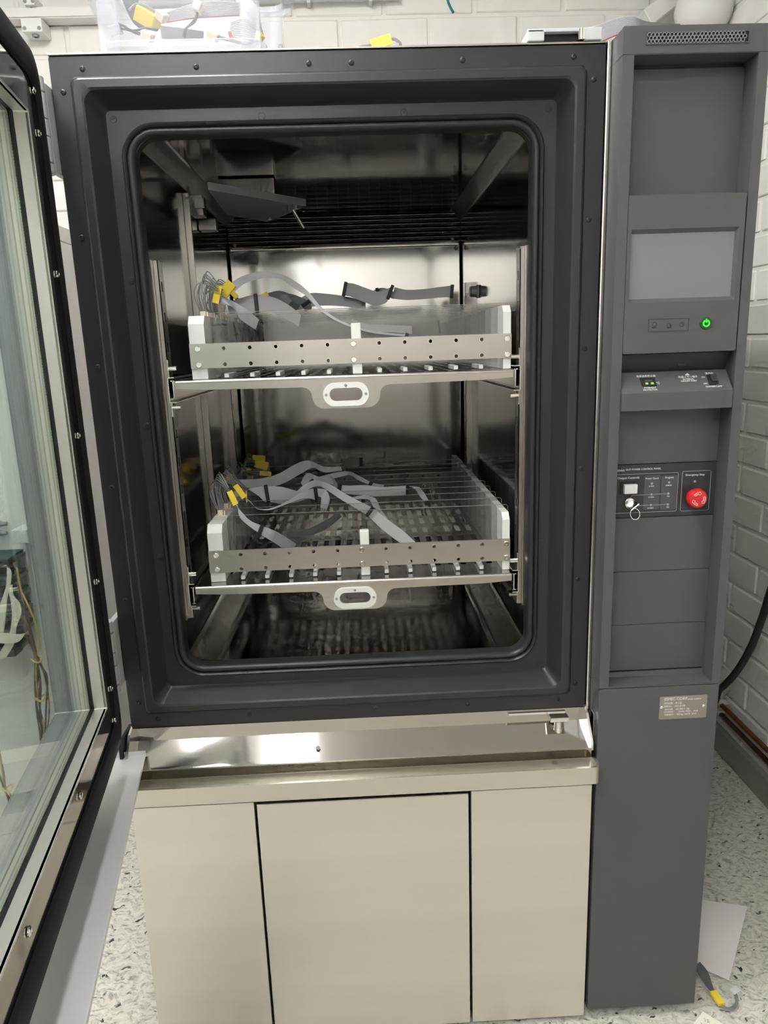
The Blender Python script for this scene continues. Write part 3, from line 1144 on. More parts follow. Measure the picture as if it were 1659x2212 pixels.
# bay back panels
zs = [BZ0 + 0.012, 0.8277, 0.928, 1.0262]
for za, zb_ in ((zs[0], zs[1]), (zs[1], zs[2]), (zs[2], zs[3]), (1.1205, 1.235), (1.535, BZ1 - 0.006)):
    k(B().box((BX0, RY, za + 0.0004), (BX1, RY + 0.006, zb_ - 0.0004), 0.0004, 1), 'bay_panel', 'column')
k(B().box((BX0, RY + 0.006, BZ0), (BX1, RY + 0.009, BZ1)), 'bay_backing', 'column_dark')
b = B()
b.prism([(CY + 0.001, BZ0), (RY, BZ0), (RY, BZ0 + 0.011), (RY - 0.004, BZ0 + 0.011), (RY - 0.006, BZ0 + 0.003), (CY + 0.001, BZ0 + 0.0015)], lambda u, v, w: Vector((w, u, v)), BX0, BX1)
k(b, 'bay_ledge', 'column')
# display unit
DZB, DZT = 1.306, 1.542
SX0, SX1, SZ0, SZ1 = 0.873, 1.0355, 1.390, 1.487
du = B()
du.plate_hole(rrect(BX0 + 0.0006, BX1 - 0.0025, DZB, DZT, 0.002, 3), rrect(SX0 - 0.0015, SX1 + 0.0045, SZ0 - 0.006, SZ1 + 0.006, 0.001, 3), xz, CY - 0.0012, RY)
disp = k(du, 'display_unit', 'column')
b = B()
b.loft([[Vector((q[0], CY - 0.0012, q[1])) for q in rrect(SX0 - 0.0015, SX1 + 0.0045, SZ0 - 0.006, SZ1 + 0.006, 0.001, 3)],
        [Vector((q[0], CY + 0.004, q[1])) for q in rrect(SX0 + 0.0, SX1, SZ0, SZ1, 0.001, 3)]])
k(b, 'screen_bezel', 'column', disp)
k(B().box((SX0 - 0.001, CY + 0.004, SZ0 - 0.001), (SX1 + 0.001, CY + 0.008, SZ1 + 0.001)), 'screen', 'screen', disp)
# status window with three icons
b = B()
b.plate_hole(rrect(0.9043, 0.9695, 1.3392, 1.3588, 0.0008, 2), rrect(0.9052, 0.9686, 1.3400, 1.3580, 0.0006, 2), xz, CY - 0.0018, CY)
k(b, 'status_window_rim', 'column_dark', disp)
k(B().box((0.9052, CY - 0.0014, 1.3400), (0.9686, CY - 0.0008, 1.3580)), 'status_window', 'column', disp)
ic = B()
yi = CY - 0.0017
for cx_, z_ in ((0.9142, 1.3508), (0.9578, 1.3492)):
    ic.tube([(cx_ + 0.0034 * math.cos(a), yi, z_ + 0.0034 * math.sin(a)) for a in [2 * math.pi * q / 14 for q in range(14)]], 0.0004, 4, True)
ic.box((0.9105, yi - 0.0002, 1.3448), (0.9180, yi + 0.0002, 1.3464))
ic.box((0.9574, yi - 0.0002, 1.3492), (0.9580, yi + 0.0002, 1.3515))
ic.tube([(0.9345, yi, 1.3515), (0.9345, yi, 1.3468), (0.9352, yi, 1.3458), (0.9382, yi, 1.3458), (0.9389, yi, 1.3468), (0.9389, yi, 1.3515)], 0.0004, 4, True)
ic.box((0.9340, yi - 0.0002, 1.3440), (0.9394, yi + 0.0002, 1.3450))
ic.box((0.9400, yi - 0.0002, 1.3440), (0.9412, yi + 0.0002, 1.3500))
k(ic, 'status_icons', 'print_dark', disp)
# power button
pc = at(1524, 698, CY)
pbn = k(B().lathe((pc.x, CY - 0.001, pc.z), (0, -1, 0), [(0, 0.0098), (0.0012, 0.0096), (0.0016, 0.0088), (0.0012, 0.0085), (0.0012, 0.0001)], 28), 'power_button', 'green_dim', disp)
b = B()
b.tube([(pc.x + 0.0047 * math.sin(a), CY - 0.0030, pc.z - 0.0003 + 0.0047 * math.cos(a)) for a in [0.55 + (2 * math.pi - 1.1) * q / 20 for q in range(21)]], 0.0011, 6)
b.tube([(pc.x, CY - 0.0030, pc.z + 0.0010), (pc.x, CY - 0.0030, pc.z + 0.0062)], 0.0011, 6)
k(b, 'power_symbol', 'green', disp)
# niche below the display and the sloping console
b = B()
b.prism([(CY + 0.006, 1.3055), (RY, 1.3055), (RY, 1.270), (RY - 0.003, 1.270), (CY + 0.018, 1.3035)], lambda u, v, w: Vector((w, u, v)), BX0 + 0.001, BX1 - 0.001)
k(b, 'niche', 'column_dark')
cy0, cz0 = CY - 0.006, 1.2435
cy1, cz1 = CY + 0.022, 1.2755
b = B()
b.prism([(cy0, 1.2155), (cy0, cz0), (cy0 + 0.0006, cz0 + 0.0006), (cy1, cz1), (cy1 + 0.004, cz1), (RY, cz1 - 0.004), (RY, 1.2155)], lambda u, v, w: Vector((w, u, v)), BX0 + 0.0006, BX1 - 0.004)
cons = k(b, 'console', 'column')
up_c = Vector((0, cy1 - cy0, cz1 - cz0)).normalized()
nc = XR.cross(up_c)
if nc.y > 0:
    nc = -nc


def oncons(px, py):
    v = ray(px, py)
    p0 = Vector((0, cy0, cz0))
    n = Vector((0, up_c.z, -up_c.y))
    t = (p0 - CAM).dot(n) / v.dot(n)
    return CAM + v * t


def ctext(s, size, px, py, align='CENTER', xs=1.0, bold=0.0, mt='print'):
    o = oncons(px, py)
    k(text_mesh(s, size, o + nc * 0.0001, XR, up_c, align, bold, 0.0002, xs), 'lettering', mt, cons)


ctext('温度過昇防止器', 0.0046, 1395, 813)
ctext('OVERHEAT', 0.0040, 1404, 838)
ctext('PROTECTOR', 0.0040, 1405, 842.5)
ctext('℃', 0.0058, 1421, 828)
ctext('外部メモリ端子', 0.0046, 1486, 814.5)
ctext('EXTERNAL', 0.0038, 1487, 819.3)
ctext('MEMORY PORT', 0.0038, 1488, 823.3)
ctext('室内灯', 0.0046, 1532, 807)
ctext('ON', 0.0038, 1519, 815)
ctext('OFF', 0.0038, 1524, 829)
ctext('CHAMBER LAMP', 0.0038, 1542, 835)
tri = [oncons(1484, 806.5), oncons(1479, 811), oncons(1490, 810.6)]
b = B()
b.prism([(0, 0), (1, 0), (0, 1)], lambda u, v, w: tri[0] + (tri[1] - tri[0]) * u + (tri[2] - tri[0]) * v + nc * w, 0.0, 0.0005)
k(b, 'arrow_mark', 'print', cons)


def cbox(pxs, h, name, mt, inset=0.0):
    q = [oncons(*p_) for p_ in pxs]
    bb_ = B()
    bb_.loft([[p_ for p_ in q], [p_ + nc * h for p_ in q]], cap0=True, cap1=True)
    return k(bb_, name, mt, cons)


cbox([(1381, 817.5), (1413, 816.5), (1419, 834), (1387, 835)], 0.0012, 'setting_window', 'black')
cbox([(1391.5, 821.5), (1408, 821), (1409.5, 825.3), (1393, 825.8)], 0.0016, 'digit_window', 'panel_grey')
cbox([(1393, 828.2), (1399, 828), (1400, 831.6), (1394, 831.8)], 0.0022, 'setting_key', 'lcd_green')
cbox([(1405, 827.8), (1411, 827.6), (1412, 831.2), (1406, 831.4)], 0.0022, 'setting_key', 'lcd_green')
cbox([(1525, 810), (1544, 809), (1552, 830), (1533, 831.5)], 0.0016, 'rocker_frame', 'black')
cbox([(1532.5, 812), (1544, 811.3), (1549, 826), (1537, 827)], 0.0042, 'rocker_switch', 'column_dark')
# memory socket in the niche
b = B().box((0.967, RY - 0.012, 1.2838), (0.981, RY - 0.006, 1.2885))
k(b, 'memory_socket', 'black')

# power control panel
py_ = RY + 0.0
PZ0, PZ1 = 1.0268, 1.1200
pcp = k(B().box((BX0, py_ - 0.001, PZ0), (BX1, py_ + 0.006, PZ1), 0.0006, 1), 'power_control_panel', 'column_dark')
yp = py_ - 0.0012


def A(px, py):
    return at(px, py, yp)


def outline(x0, x1, z0, z1, r, wd):
    b_ = B()
    b_.plate_hole(rrect(x0, x1, z0, z1, r, 4), rrect(x0 + wd, x1 - wd, z0 + wd, z1 - wd, max(r - wd, 0.0003), 4), xz, yp - 0.0003, yp)
    return b_


e0, e1 = A(1474, 1018), A(1527, 1102)
k(outline(e0.x, e1.x + 0.003, e1.z, e0.z, 0.003, 0.0006), 'emergency_outline', 'line', pcp)
o0, o1 = A(1466, 1020), A(1462, 1104)
k(outline(BX0 + 0.001, o0.x, o1.z, o0.z, 0.003, 0.0006), 'output_outline', 'line', pcp)
for xa, xb in ((1392.5, 1424), (1429.5, 1460.5)):
    a0, a1 = A(xa, 1027), A(xb, 1101)
    b = B()
    b.prism(rrect(a0.x, a1.x - 0.001, a1.z + 0.001, a0.z - 0.0005, 0.002, 3), xz, yp - 0.0002, yp)
    k(b, 'indicator_field', 'panel_grey', pcp)


def ptext(s, size, px, py, align='CENTER', xs=1.0, mt='print'):
    o = at(px, py, yp - 0.0003)
    k(text_mesh(s, size, o, XR, ZU, align, 0.0, 0.0002, xs), 'lettering', mt, pcp)


ptext('seneo', 0.0070, 1339, 1016, xs=1.0)
ptext('DUT POWER CONTROL PANEL', 0.0044, 1352, 1015, 'LEFT', 0.98)
ptext('Output Controls', 0.0055, 1357.5, 1032.5)
ptext('Power Good', 0.0043, 1408.5, 1033.5)
ptext('Program', 0.0043, 1446, 1031.5)
ptext('Emergency Stop', 0.0051, 1501.5, 1025.5)
for s, px, py in (('5 VDC', 1407.5, 1050.5), ('12 VDC', 1406.5, 1074), ('24 VDC', 1405, 1097.5), ('ERROR', 1444.5, 1048.5), ('TS1', 1443, 1072), ('TS2', 1442, 1095.5)):
    ptext(s, 0.0032, px, py)
for px, py in ((1408, 1044.5), (1445, 1042.5), (1407, 1068), (1443.5, 1066), (1405.7, 1091), (1442, 1089.5), (1501, 1040)):
    q = A(px, py)
    k(B().lathe((q.x, yp, q.z), (0, -1, 0), [(0, 0.0021), (0.0006, 0.0021), (0.0012, 0.0014), (0.0013, 0.0001)], 12), 'indicator_light', 'led', pcp)
ln = B()
for pts in ([(1362, 1073), (1366, 1070), (1403, 1068.2)], [(1411, 1067.8), (1440, 1066.4)], [(1374, 1092.5), (1402, 1091.2)], [(1410, 1090.8), (1438, 1089.7)]):
    ln.tube([A(*q) + Vector((0, -0.0003, 0)) for q in pts], 0.0004, 4)
k(ln, 'circuit_lines', 'line', pcp)
# output button
s0, s1 = A(1345, 1045), A(1375, 1064)
k(B().box((s0.x - 0.004, yp - 0.003, s1.z - 0.002), (s1.x + 0.001, yp, s0.z + 0.002), 0.001), 'button_surround', 'black', pcp)
k(B().box((s0.x, yp - 0.010, s1.z), (s1.x - 0.002, yp - 0.003, s0.z), 0.0012), 'output_button', 'white_plastic', pcp)
# key switch with key and ring
kq = A(1359, 1086)
k(B().lathe((kq.x, yp, kq.z), (0, -1, 0), [(0, 0.0098), (0.002, 0.0098), (0.0035, 0.0085), (0.004, 0.0075), (0.004, 0.0001)], 24), 'key_switch', 'chrome', pcp)
b = B()
obox(b, (kq.x, yp - 0.003, kq.z), (kq.x + 0.001, yp - 0.010, kq.z), (0.75, 0, 0.65), 0.0075, 0.0009)
obox(b, (kq.x + 0.001, yp - 0.010, kq.z - 0.001), (kq.x + 0.002, yp - 0.024, kq.z - 0.003), (0.75, 0, 0.65), 0.0085, 0.0011, 0.0004)
k(b, 'key', 'bright', pcp)
rq = Vector((kq.x + 0.004, yp - 0.018, kq.z - 0.016))
k(B().tube([rq + Vector((0.0082 * math.cos(a), 0.003 * math.sin(a), 0.0092 * math.sin(a))) for a in [2 * math.pi * q / 22 for q in range(22)]], 0.0008, 6, True), 'key_ring', 'chrome', pcp)
# emergency stop
eq = at(1507, 1077, yp - 0.02)
eq.y = yp
k(B().lathe(eq, (0, -1, 0), [(0, 0.011), (0.010, 0.011), (0.011, 0.0160), (0.016, 0.0172), (0.020, 0.0168), (0.0228, 0.0148), (0.0238, 0.011), (0.0242, 0.0001)], 32), 'emergency_stop_button', 'estop', pcp)
ar = B()
ey = yp - 0.0246
for a0 in (0.35, 2.45, 4.55):
    ri, ro_ = 0.0075, 0.0118
    n = 8
    outer_ = []
    for q in range(n + 1):
        a = a0 - 0.95 * q / n
        outer_.append((a, ri + 0.0004, ro_ - 0.0004))
    L0 = [Vector((eq.x + r1 * math.cos(a), ey, eq.z + r1 * math.sin(a))) for a, r1, r2 in outer_]
    L1 = [Vector((eq.x + r2 * math.cos(a), ey, eq.z + r2 * math.sin(a))) for a, r1, r2 in outer_]
    rt = 0.0005
    ar.tube(L0, rt, 4)
    ar.tube(L1, rt, 4)
    ar.tube([L0[0], L1[0]], rt, 4)
    ae = a0 - 0.95
    tipa = ae - 0.32
    rm = (ri + ro_) / 2
    tip = Vector((eq.x + rm * math.cos(tipa), ey, eq.z + rm * math.sin(tipa)))
    w0 = Vector((eq.x + (ri - 0.0012) * math.cos(ae), ey, eq.z + (ri - 0.0012) * math.sin(ae)))
    w1 = Vector((eq.x + (ro_ + 0.0012) * math.cos(ae), ey, eq.z + (ro_ + 0.0012) * math.sin(ae)))
    ar.tube([L0[-1], w0, tip, w1, L1[-1]], rt, 4)
    for q in (2, 4, 6):
        a = a0 - 0.95 * q / n
        p0_ = Vector((eq.x + (ri + 0.0014) * math.cos(a), ey, eq.z + (ri + 0.0014) * math.sin(a)))
        p1_ = Vector((eq.x + (ro_ - 0.0014) * math.cos(a), ey, eq.z + (ro_ - 0.0014) * math.sin(a)))
        ar.tube([p0_, p1_], 0.0005, 4)
k(ar, 'reset_arrows', 'arrow', pcp)

# rating plate
r0, r1 = at(1425, 1505, CY), at(1523, 1549, CY)
b = B()
b.prism(rrect(r0.x, r1.x + 0.001, r1.z, r0.z, 0.002, 3), xz, CY - 0.0012, CY)
rp = k(b, 'rating_plate', 'plate')
ry_ = CY - 0.0013


def rtext(s, size, px, py, align='LEFT', xs=1.0):
    o = at(px, py, ry_)
    k(text_mesh(s, size, o, XR, ZU, align, 0.0, 0.0002, xs), 'lettering', 'print', rp)


rtext('ESPEC CORP.', 0.0075, 1435, 1511)
rtext('MADE IN JAPAN', 0.0034, 1486, 1510.5)
rtext('MODEL : PU-3J', 0.0050, 1434.5, 1520)
rtext('SERIAL : 15013170', 0.0050, 1434, 1526.5)
rtext('POWER    AC 400 V  3φ', 0.0043, 1436, 1533)
rtext('SOURCE :       50 Hz  MAX.   10 A', 0.0043, 1434, 1538.5)
rtext('WEIGHT :   450 kg  DATE  2015', 0.0043, 1435, 1544.5)
for px, py in ((1428.8, 1527.8), (1519.5, 1524)):
    q = at(px, py, ry_)
    k(B().lathe((q.x, CY - 0.0012, q.z), (0, -1, 0), [(0, 0.0029), (0.001, 0.0027), (0.0016, 0.0017), (0.0012, 0.0006), (0.0012, 0.0001)], 12), 'rivet', 'chrome', rp)
# fasteners on the left flank below the seam
k(B().box((0.8465, -0.030, 0.60), (0.848, -0.012, 0.665), 0.001), 'flank_bracket', 'bright')

# ------------------------------------------------------------------ pull-out shelves
SLOTX = [0.06 + i * 0.0235 for i in range(21)]


def make_shelf(zt, lab):
    t = thing('sliding_shelf', (0.42, 0.05, zt), lab, 'shelf', 'pull-out shelves')
    # slotted plate
    b = B()
    x0, x1, y0, y1 = -0.290, 0.290, 0.004, 0.76
    th = 0.0015
    zz0, zz1 = -th, 0.0
    ns = 22
    pitch = (x1 - x0 - 0.03) / ns
    sw = 0.011
    rows = [(0.07 + r * 0.085, 0.07 + r * 0.085 + 0.055) for r in range(8)]
    xs_ = [x0]
    for i in range(ns):
        cx_ = x0 + 0.015 + pitch * (i + 0.5)
        b.box((xs_[-1], y0, zz0), (cx_ - sw / 2, y1, zz1))
        prev = y0
        for ra, rb in rows:
            b.box((cx_ - sw / 2, prev, zz0), (cx_ + sw / 2, ra, zz1))
            prev = rb
        b.box((cx_ - sw / 2, prev, zz0), (cx_ + sw / 2, y1, zz1))
        xs_.append(cx_ + sw / 2)
    b.box((xs_[-1], y0, zz0), (x1, y1, zz1))
    b.build('shelf_plate', 'liner', t, smooth=False)
    # front apron with the handle drop
    f = []
    hw, hb = 0.052, -0.0565
    f += [(-0.291, -0.002), (-0.291, -0.0135), (-0.240, -0.0165), (-0.075, -0.0185)]
    for q in range(7):
        a = math.radians(90 - 90 * q / 6)
        f.append((-0.075 + 0.016 * math.cos(a), -0.0345 + 0.016 * math.sin(a)))
    for q in range(1, 8):
        a = math.radians(180 + 90 * q / 7)
        f.append((-0.037 + 0.022 * math.cos(a), -0.0345 + 0.022 * math.sin(a)))
    right = [(-p_[0], p_[1]) for p_ in reversed(f)]
    poly = f + right
    # slice into a hole-free band above and ring round the grip
    ap = B()
    ap.holed(poly, [rrect(-0.0285, 0.0285, -0.0435, -0.0215, 0.0108, 10)], xz, 0.0, 0.0015)
    apo = ap.build('front_apron', 'steel', t)
    # rolled top edge
    B().cyl((-0.291, 0.003, -0.0035), (0.291, 0.003, -0.0035), 0.0036, 12).build('rolled_edge', 'steel', t)
    hb_ = B()
    hb_.plate_hole(rrect(-0.0395, 0.0395, -0.0525, -0.0125, 0.0198, 10), rrect(-0.0285, 0.0285, -0.0435, -0.0215, 0.0108, 10), xz, -0.0055, -0.0002)
    ring = hb_.build('grip_ring', 'white_plastic', t)
    for x, z in ((0, -0.0170), (-0.0342, -0.0325), (0.0342, -0.0325)):
        B().lathe((x, -0.0055, z), (0, -1, 0), [(0, 0.0026), (0.0006, 0.0024), (0.0008, 0.0014), (0.0003, 0.001), (0.0003, 0.0001)], 12).build('grip_screw', 'grey_metal', ring)
    # telescopic slides: outer channel, inner channel, clips
    for s in (-1, 1):
        xo, xi = s * 0.3035, s * 0.2925
        b = B()
        lo, hi = min(xo, xi), max(xo, xi)
        b.box((xo - 0.0008, 0.0, -0.036), (xo + 0.0008, 0.74, 0.006))
        b.box((lo, 0.0, -0.037), (hi, 0.74, -0.0355))
        b.box((lo, 0.0, 0.005), (hi, 0.74, 0.0065))
        sl_ = b.build('slide_rail', 'bright', t)
        b = B()
        b.box((xi + s * 0.0022 - 0.0007, -0.003, -0.031), (xi + s * 0.0022 + 0.0007, 0.74, 0.001))
        b.box((min(xi, xi + s * 0.006), -0.003, -0.031), (max(xi, xi + s * 0.006), 0.74, -0.0296))
        b.box((min(xi, xi + s * 0.006), -0.003, -0.0006), (max(xi, xi + s * 0.006), 0.74, 0.001))
        b.build('slide_runner', 'chrome', sl_)
        b = B()
        b.box((min(xo, xo + s * 0.0015), 0.010, -0.062), (max(xo, xo + s * 0.0015), 0.020, 0.036), 0.0005, 1)
        b.cyl((xo, 0.015, 0.021), (xo - s * 0.013, 0.015, 0.021), 0.004, 10)
        b.cyl((xo, 0.015, -0.046), (xo - s * 0.014, 0.015, -0.046), 0.004, 10)
        b.build('slide_bracket', 'bright', sl_)
    return t


make_shelf(1.285, 'upper pull-out steel shelf with white oval grip')
make_shelf(0.9135, 'lower pull-out steel shelf with white oval grip')


# ------------------------------------------------------------------ comb racks with acrylic dividers
RX0, RX1 = 0.1535, 0.712
HX = [503.0, 556, 609, 662, 715, 822, 875, 927, 980, 1033]


def make_rack(zs_, lab):
    t = thing('card_rack', (0.42, 0.075, zs_), lab, 'rack', 'white comb racks')
    ox = 0.42
    L, R_ = RX0 - ox, RX1 - ox
    mid = 0.4415 - ox
    # three comb plates
    ys = [0.052 + 0.0632 * i for i in range(11)]

    def comb(xa, xb, zt, name, chamf=0.016):
        pts = [(0.0, 0.0), (0.0, zt - chamf), (0.012, zt)]
        for yv in ys:
            pts += [(yv - 0.0022, zt), (yv - 0.0022, zt - 0.012), (yv + 0.0022, zt - 0.012), (yv + 0.0022, zt)]
        pts += [(0.735, zt), (0.735, 0.0)]
        b_ = B()
        b_.prism(pts, lambda u, v, w: Vector((w, u, v)), xa, xb)
        return b_.build(name, 'white_plastic', t)
    comb(L, L + 0.027, 0.1075, 'comb_plate', 0.014)
    comb(R_ - 0.0135, R_, 0.1085, 'comb_plate', 0.012)
    # the middle comb: post in front, thin plate behind
    b = B()
    b.box((mid - 0.0085, 0.0, 0.0), (mid + 0.0085, 0.014, 0.0865), 0.0012, 1)
    b.build('middle_post', 'white_plastic', t)
    b = B()
    b.box((mid - 0.005, 0.014, 0.0), (mid + 0.005, 0.735, 0.030), 0.001, 1)
    b.build('middle_comb', 'white_plastic', t)
    # steel bars front and back, with rows of holes and cap screws
    for yb, nm in ((-0.003, 'front_bar'), (0.735, 'rear_bar')):
        b = B()
        hxs = [L + 0.0135 + q * (R_ - 0.007 - L - 0.0135) / 12 for q in range(13) if q not in (0, 6, 12)]
        circ = lambda x, z: [(x + 0.0033 * math.cos(2 * math.pi * i / 14), z + 0.0033 * math.sin(2 * math.pi * i / 14)) for i in range(14)]
        b.holed([(L - 0.0005, 0.0185), (R_ + 0.0005, 0.0185), (R_ + 0.0005, 0.0605), (L - 0.0005, 0.0605)], [circ(x, z) for x in hxs for z in (0.0515, 0.0245)], xz, yb, yb + 0.003)
        bar = b.build(nm, 'steel', t)
        if nm == 'front_bar':
            for q in range(13):
                x = L + 0.0135 + q * (R_ - 0.007 - L - 0.0135) / 12
                for z in (0.0515, 0.0245):
                    if q in (0, 6, 12):
                        B().lathe((x, yb, z), (0, -1, 0), [(0, 0.0050), (0.0022, 0.0050), (0.0028, 0.0044), (0.0028, 0.0024), (0.0012, 0.0022), (0.0012, 0.0001)], 16).build('cap_screw', 'chrome', bar)
                    else:
                        B().plate_hole([(x + 0.0040 * math.cos(2 * math.pi * i / 14), z + 0.0040 * math.sin(2 * math.pi * i / 14)) for i in range(14)], circ(x, z), xz, yb - 0.0003, yb).build('hole_rim', 'bright', bar)
    # bottom support strips
    for q in range(1, 12):
        if q == 6:
            continue
        x = L + 0.0135 + q * (R_ - 0.007 - L - 0.0135) / 12
        b = B()
        b.box((x - 0.004, 0.004, 0.001), (x + 0.004, 0.085, 0.0085), 0.001, 1)
        b.build('support_strip', 'white_plastic', t)
    # dividers
    for i, yv in enumerate(ys[:10]):
        b = B()
        b.prism(rrect(L + 0.030, R_ + 0.007, 0.010, 0.1135, 0.004, 3), xz, yv - 0.0008, yv + 0.0008)
        sh_ = b.build('divider_sheet', 'acrylic', t)
        e = B()
        e.tube([Vector((L + 0.030, yv, 0.1137)), Vector((R_ + 0.0035, yv, 0.1137)), Vector((R_ + 0.0070, yv, 0.1105)), Vector((R_ + 0.0071, yv, 0.085))], 0.0007, 4)
        e.build('polished_edge', 'acrylic_edge', sh_)
    # cream wire sockets on the left plate
    for i in range(7):
        yv = 0.085 + i * 0.0632
        b = B()
        b.box((L + 0.006, yv - 0.006, 0.1075), (L + 0.0165, yv + 0.004, 0.1185), 0.0008, 1)
        b.box((L + 0.018, yv - 0.006, 0.1075), (L + 0.0205, yv + 0.004, 0.1175))
        b.box((L + 0.003, yv - 0.009, 0.1070), (L + 0.024, yv - 0.006, 0.109))
        b.build('wire_socket', 'cream', t)
    return t


make_rack(1.2855, 'white comb rack of clear dividers on the upper shelf')
make_rack(0.9140, 'white comb rack of clear dividers on the lower shelf')


# ------------------------------------------------------------------ ribbon cables
def ribbon(label, edges, mt='ribbon', conns=(), tags=(), wires=None, ridges=0, group=None, red=False, sub=5):
    """edges: (xa, ya, xb, yb, Y) pixels of both edges at depth Y; conns: index into edges; tags: (px,py,px,py,Y,halfwidth)"""
    E = [(at(e[0], e[1], e[4]), at(e[2], e[3], e[5] if len(e) > 5 else e[4])) for e in edges]
    mid_ = sum(((a + b_) / 2 for a, b_ in E), Vector()) / len(E)
    t = thing('ribbon_cable', mid_, label, 'cable', group)
    w = W(t)
    if len(E) > 1:
        w(ribbon_mesh(E, sub=sub, ridges=ridges), 'ribbon', mt, smooth=not ridges)
        if red:
            w(B().tube(catmull([e[1] for e in E], sub), 0.0011, 5), 'edge_stripe', 'red')
    for ci in conns:
        i = ci if ci >= 0 else len(E) + ci
        a, b_ = E[i]
        nb = E[min(i + 1, len(E) - 1)]
        pb_ = E[max(i - 1, 0)]
        tdir = ((nb[0] + nb[1]) - (pb_[0] + pb_[1])).normalized()
        d = (b_ - a).normalized()
        bb_ = B()
        obox(bb_, a - d * 0.002, b_ + d * 0.002, tdir, 0.0036, 0.0045, 0.0008)
        cn = w(bb_, 'connector', 'black')
    for tg in tags:
        p0_, p1_ = at(tg[0], tg[1], tg[4]), at(tg[2], tg[3], tg[4])
        bb_ = B()
        obox(bb_, p0_, p1_, (0, 0.25, 1) if len(tg) < 7 else tg[6], tg[5], 0.0012)
        tgo = w(bb_, 'tag', 'yellow')
    if wires:
        bb_ = B()
        for pts in wires:
            bb_.tube(catmull([Vector(p_) for p_ in pts], 5), 0.0009, 5)
        w(bb_, 'wire_bundle', 'wire')
    return t


def bundle(start, end, n, rise, spread=0.004, seed=1, over=None):
    """thin wires arching from a socket to a tag"""
    rnd = random.Random(seed)
    out = []
    for i in range(n):
        f = (i - (n - 1) / 2) / max(1, n - 1)
        s = Vector(start) + Vector((f * 0.010, rnd.uniform(-1, 1) * 0.002, 0))
        e = Vector(end) + Vector((rnd.uniform(-1, 1) * 0.002, rnd.uniform(-1, 1) * 0.002, f * 0.012))
        up = rise * rnd.uniform(0.85, 1.12)
        m1 = s + Vector((-0.006 + f * 0.006 + rnd.uniform(-spread, spread), 0.0, up * 0.55))
        m2 = s.lerp(e, 0.38) + Vector((rnd.uniform(-spread, spread) - 0.006, 0, 0))
        m2.z = max(s.z, e.z) + up * 0.30 + f * 0.006
        out.append([s, m1, m2, e])
    return out


GU = 'cables in the upper rack'
GL = 'cables in the lower rack'
UZ, LZ = 1.2855, 0.9140
LX = 0.1535


def sock(i, z):
    return (LX + 0.011, 0.075 + 0.085 + i * 0.0632, z + 0.117)


# --- upper rack
ribbon('long grey ribbon cable arching high over the upper rack', [(497, 613, 507, 630, .26), (520, 598, 530, 612, .26), (560, 587, 566, 602, .25), (602, 590, 604, 602, .24), (640, 609, 634, 622, .22), (668, 632, 662, 640, .20),
        (695, 664, 690, 669, .18), (735, 692, 732, 696, .16), (800, 714, 798, 718, .15), (880, 722, 878, 727, .15)], conns=(-1,),
       tags=((478, 640, 501, 611, .26, .011),), wires=bundle(sock(1, UZ), at(480, 632, .24), 9, .050, seed=2), group=GU)
ribbon('grey ribbon cable with yellow folded tag at the left of the upper rack', [(464, 652, 492, 660, .20), (476, 640, 500, 662, .20), (492, 646, 508, 670, .21), (520, 660, 520, 690, .22), (560, 690, 552, 712, .22)],
       tags=((465, 655, 473, 617, .19, .006, (1, 0, .2)),), wires=bundle(sock(0, UZ), at(470, 622, .18), 9, .058, seed=3), group=GU)
ribbon('grey ribbon cable humped behind the first divider of the upper rack', [(490, 655, 498, 690, .30), (520, 644, 522, 684, .30), (552, 637, 556, 674, .30), (590, 642, 590, 676, .30), (622, 658, 620, 690, .30), (650, 680, 646, 706, .30)],
       conns=(2,), tags=((496, 626, 512, 643, .33, .005),), wires=bundle(sock(2, UZ), at(500, 630, .33), 7, .040, seed=4), group=GU)
ribbon('dark ribbon cable looped with a yellow end in the upper rack', [(556, 640, 556, 654, .42), (582, 632, 584, 650, .42), (604, 628, 606, 650, .42), (628, 636, 622, 660, .42), (652, 652, 640, 672, .40)], mt='ribbon_dark',
       tags=((560, 645, 580, 636, .419, .007),), group=GU)
ribbon('dark folded ribbon cable with black plug behind the arched cable', [(592, 652, 604, 668, .34), (604, 640, 620, 660, .34), (622, 634, 632, 650, .34), (645, 640, 640, 656, .33), (668, 652, 655, 662, .32), (674, 666, 658, 674, .31)], mt='ribbon_dark', conns=(-2,), group=GU)
ribbon('grey ribbon cable lying along the middle of the upper rack', [(640, 650, 640, 672, .46), (668, 634, 668, 664, .46), (700, 634, 700, 660, .46), (745, 640, 745, 662, .46), (790, 650, 790, 668, .46)], group=GU)
ribbon('grey ribbon cable with tall black plug at its left end in the upper rack', [(747, 611, 742, 638, .44), (765, 613, 760, 642, .44), (790, 622, 785, 652, .44), (815, 630, 812, 660, .44), (836, 624, 834, 654, .44), (848, 618, 838, 645, .44)], conns=(0, -1), group=GU)
ribbon('grey ribbon cable with comb plug at its right end in the upper rack', [(852, 620, 848, 645, .46), (880, 626, 878, 648, .46), (920, 624, 918, 646, .46), (950, 620, 948, 643, .46), (977, 617, 975, 642, .46)], conns=(-1,), group=GU)
ribbon('short grey ribbon cable with small black plug behind the middle of the upper rack', [(800, 632, 802, 644, .55), (814, 624, 816, 636, .55), (830, 622, 832, 640, .55), (850, 630, 850, 646, .55)], conns=(1,), group=GU)
ribbon('pale ribbon cable lying low behind the dividers at the right of the upper rack', [(760, 690, 762, 704, .22), (800, 700, 802, 716, .22), (850, 702, 850, 718, .22), (890, 704, 890, 722, .22)], mt='ribbon', group=GU)

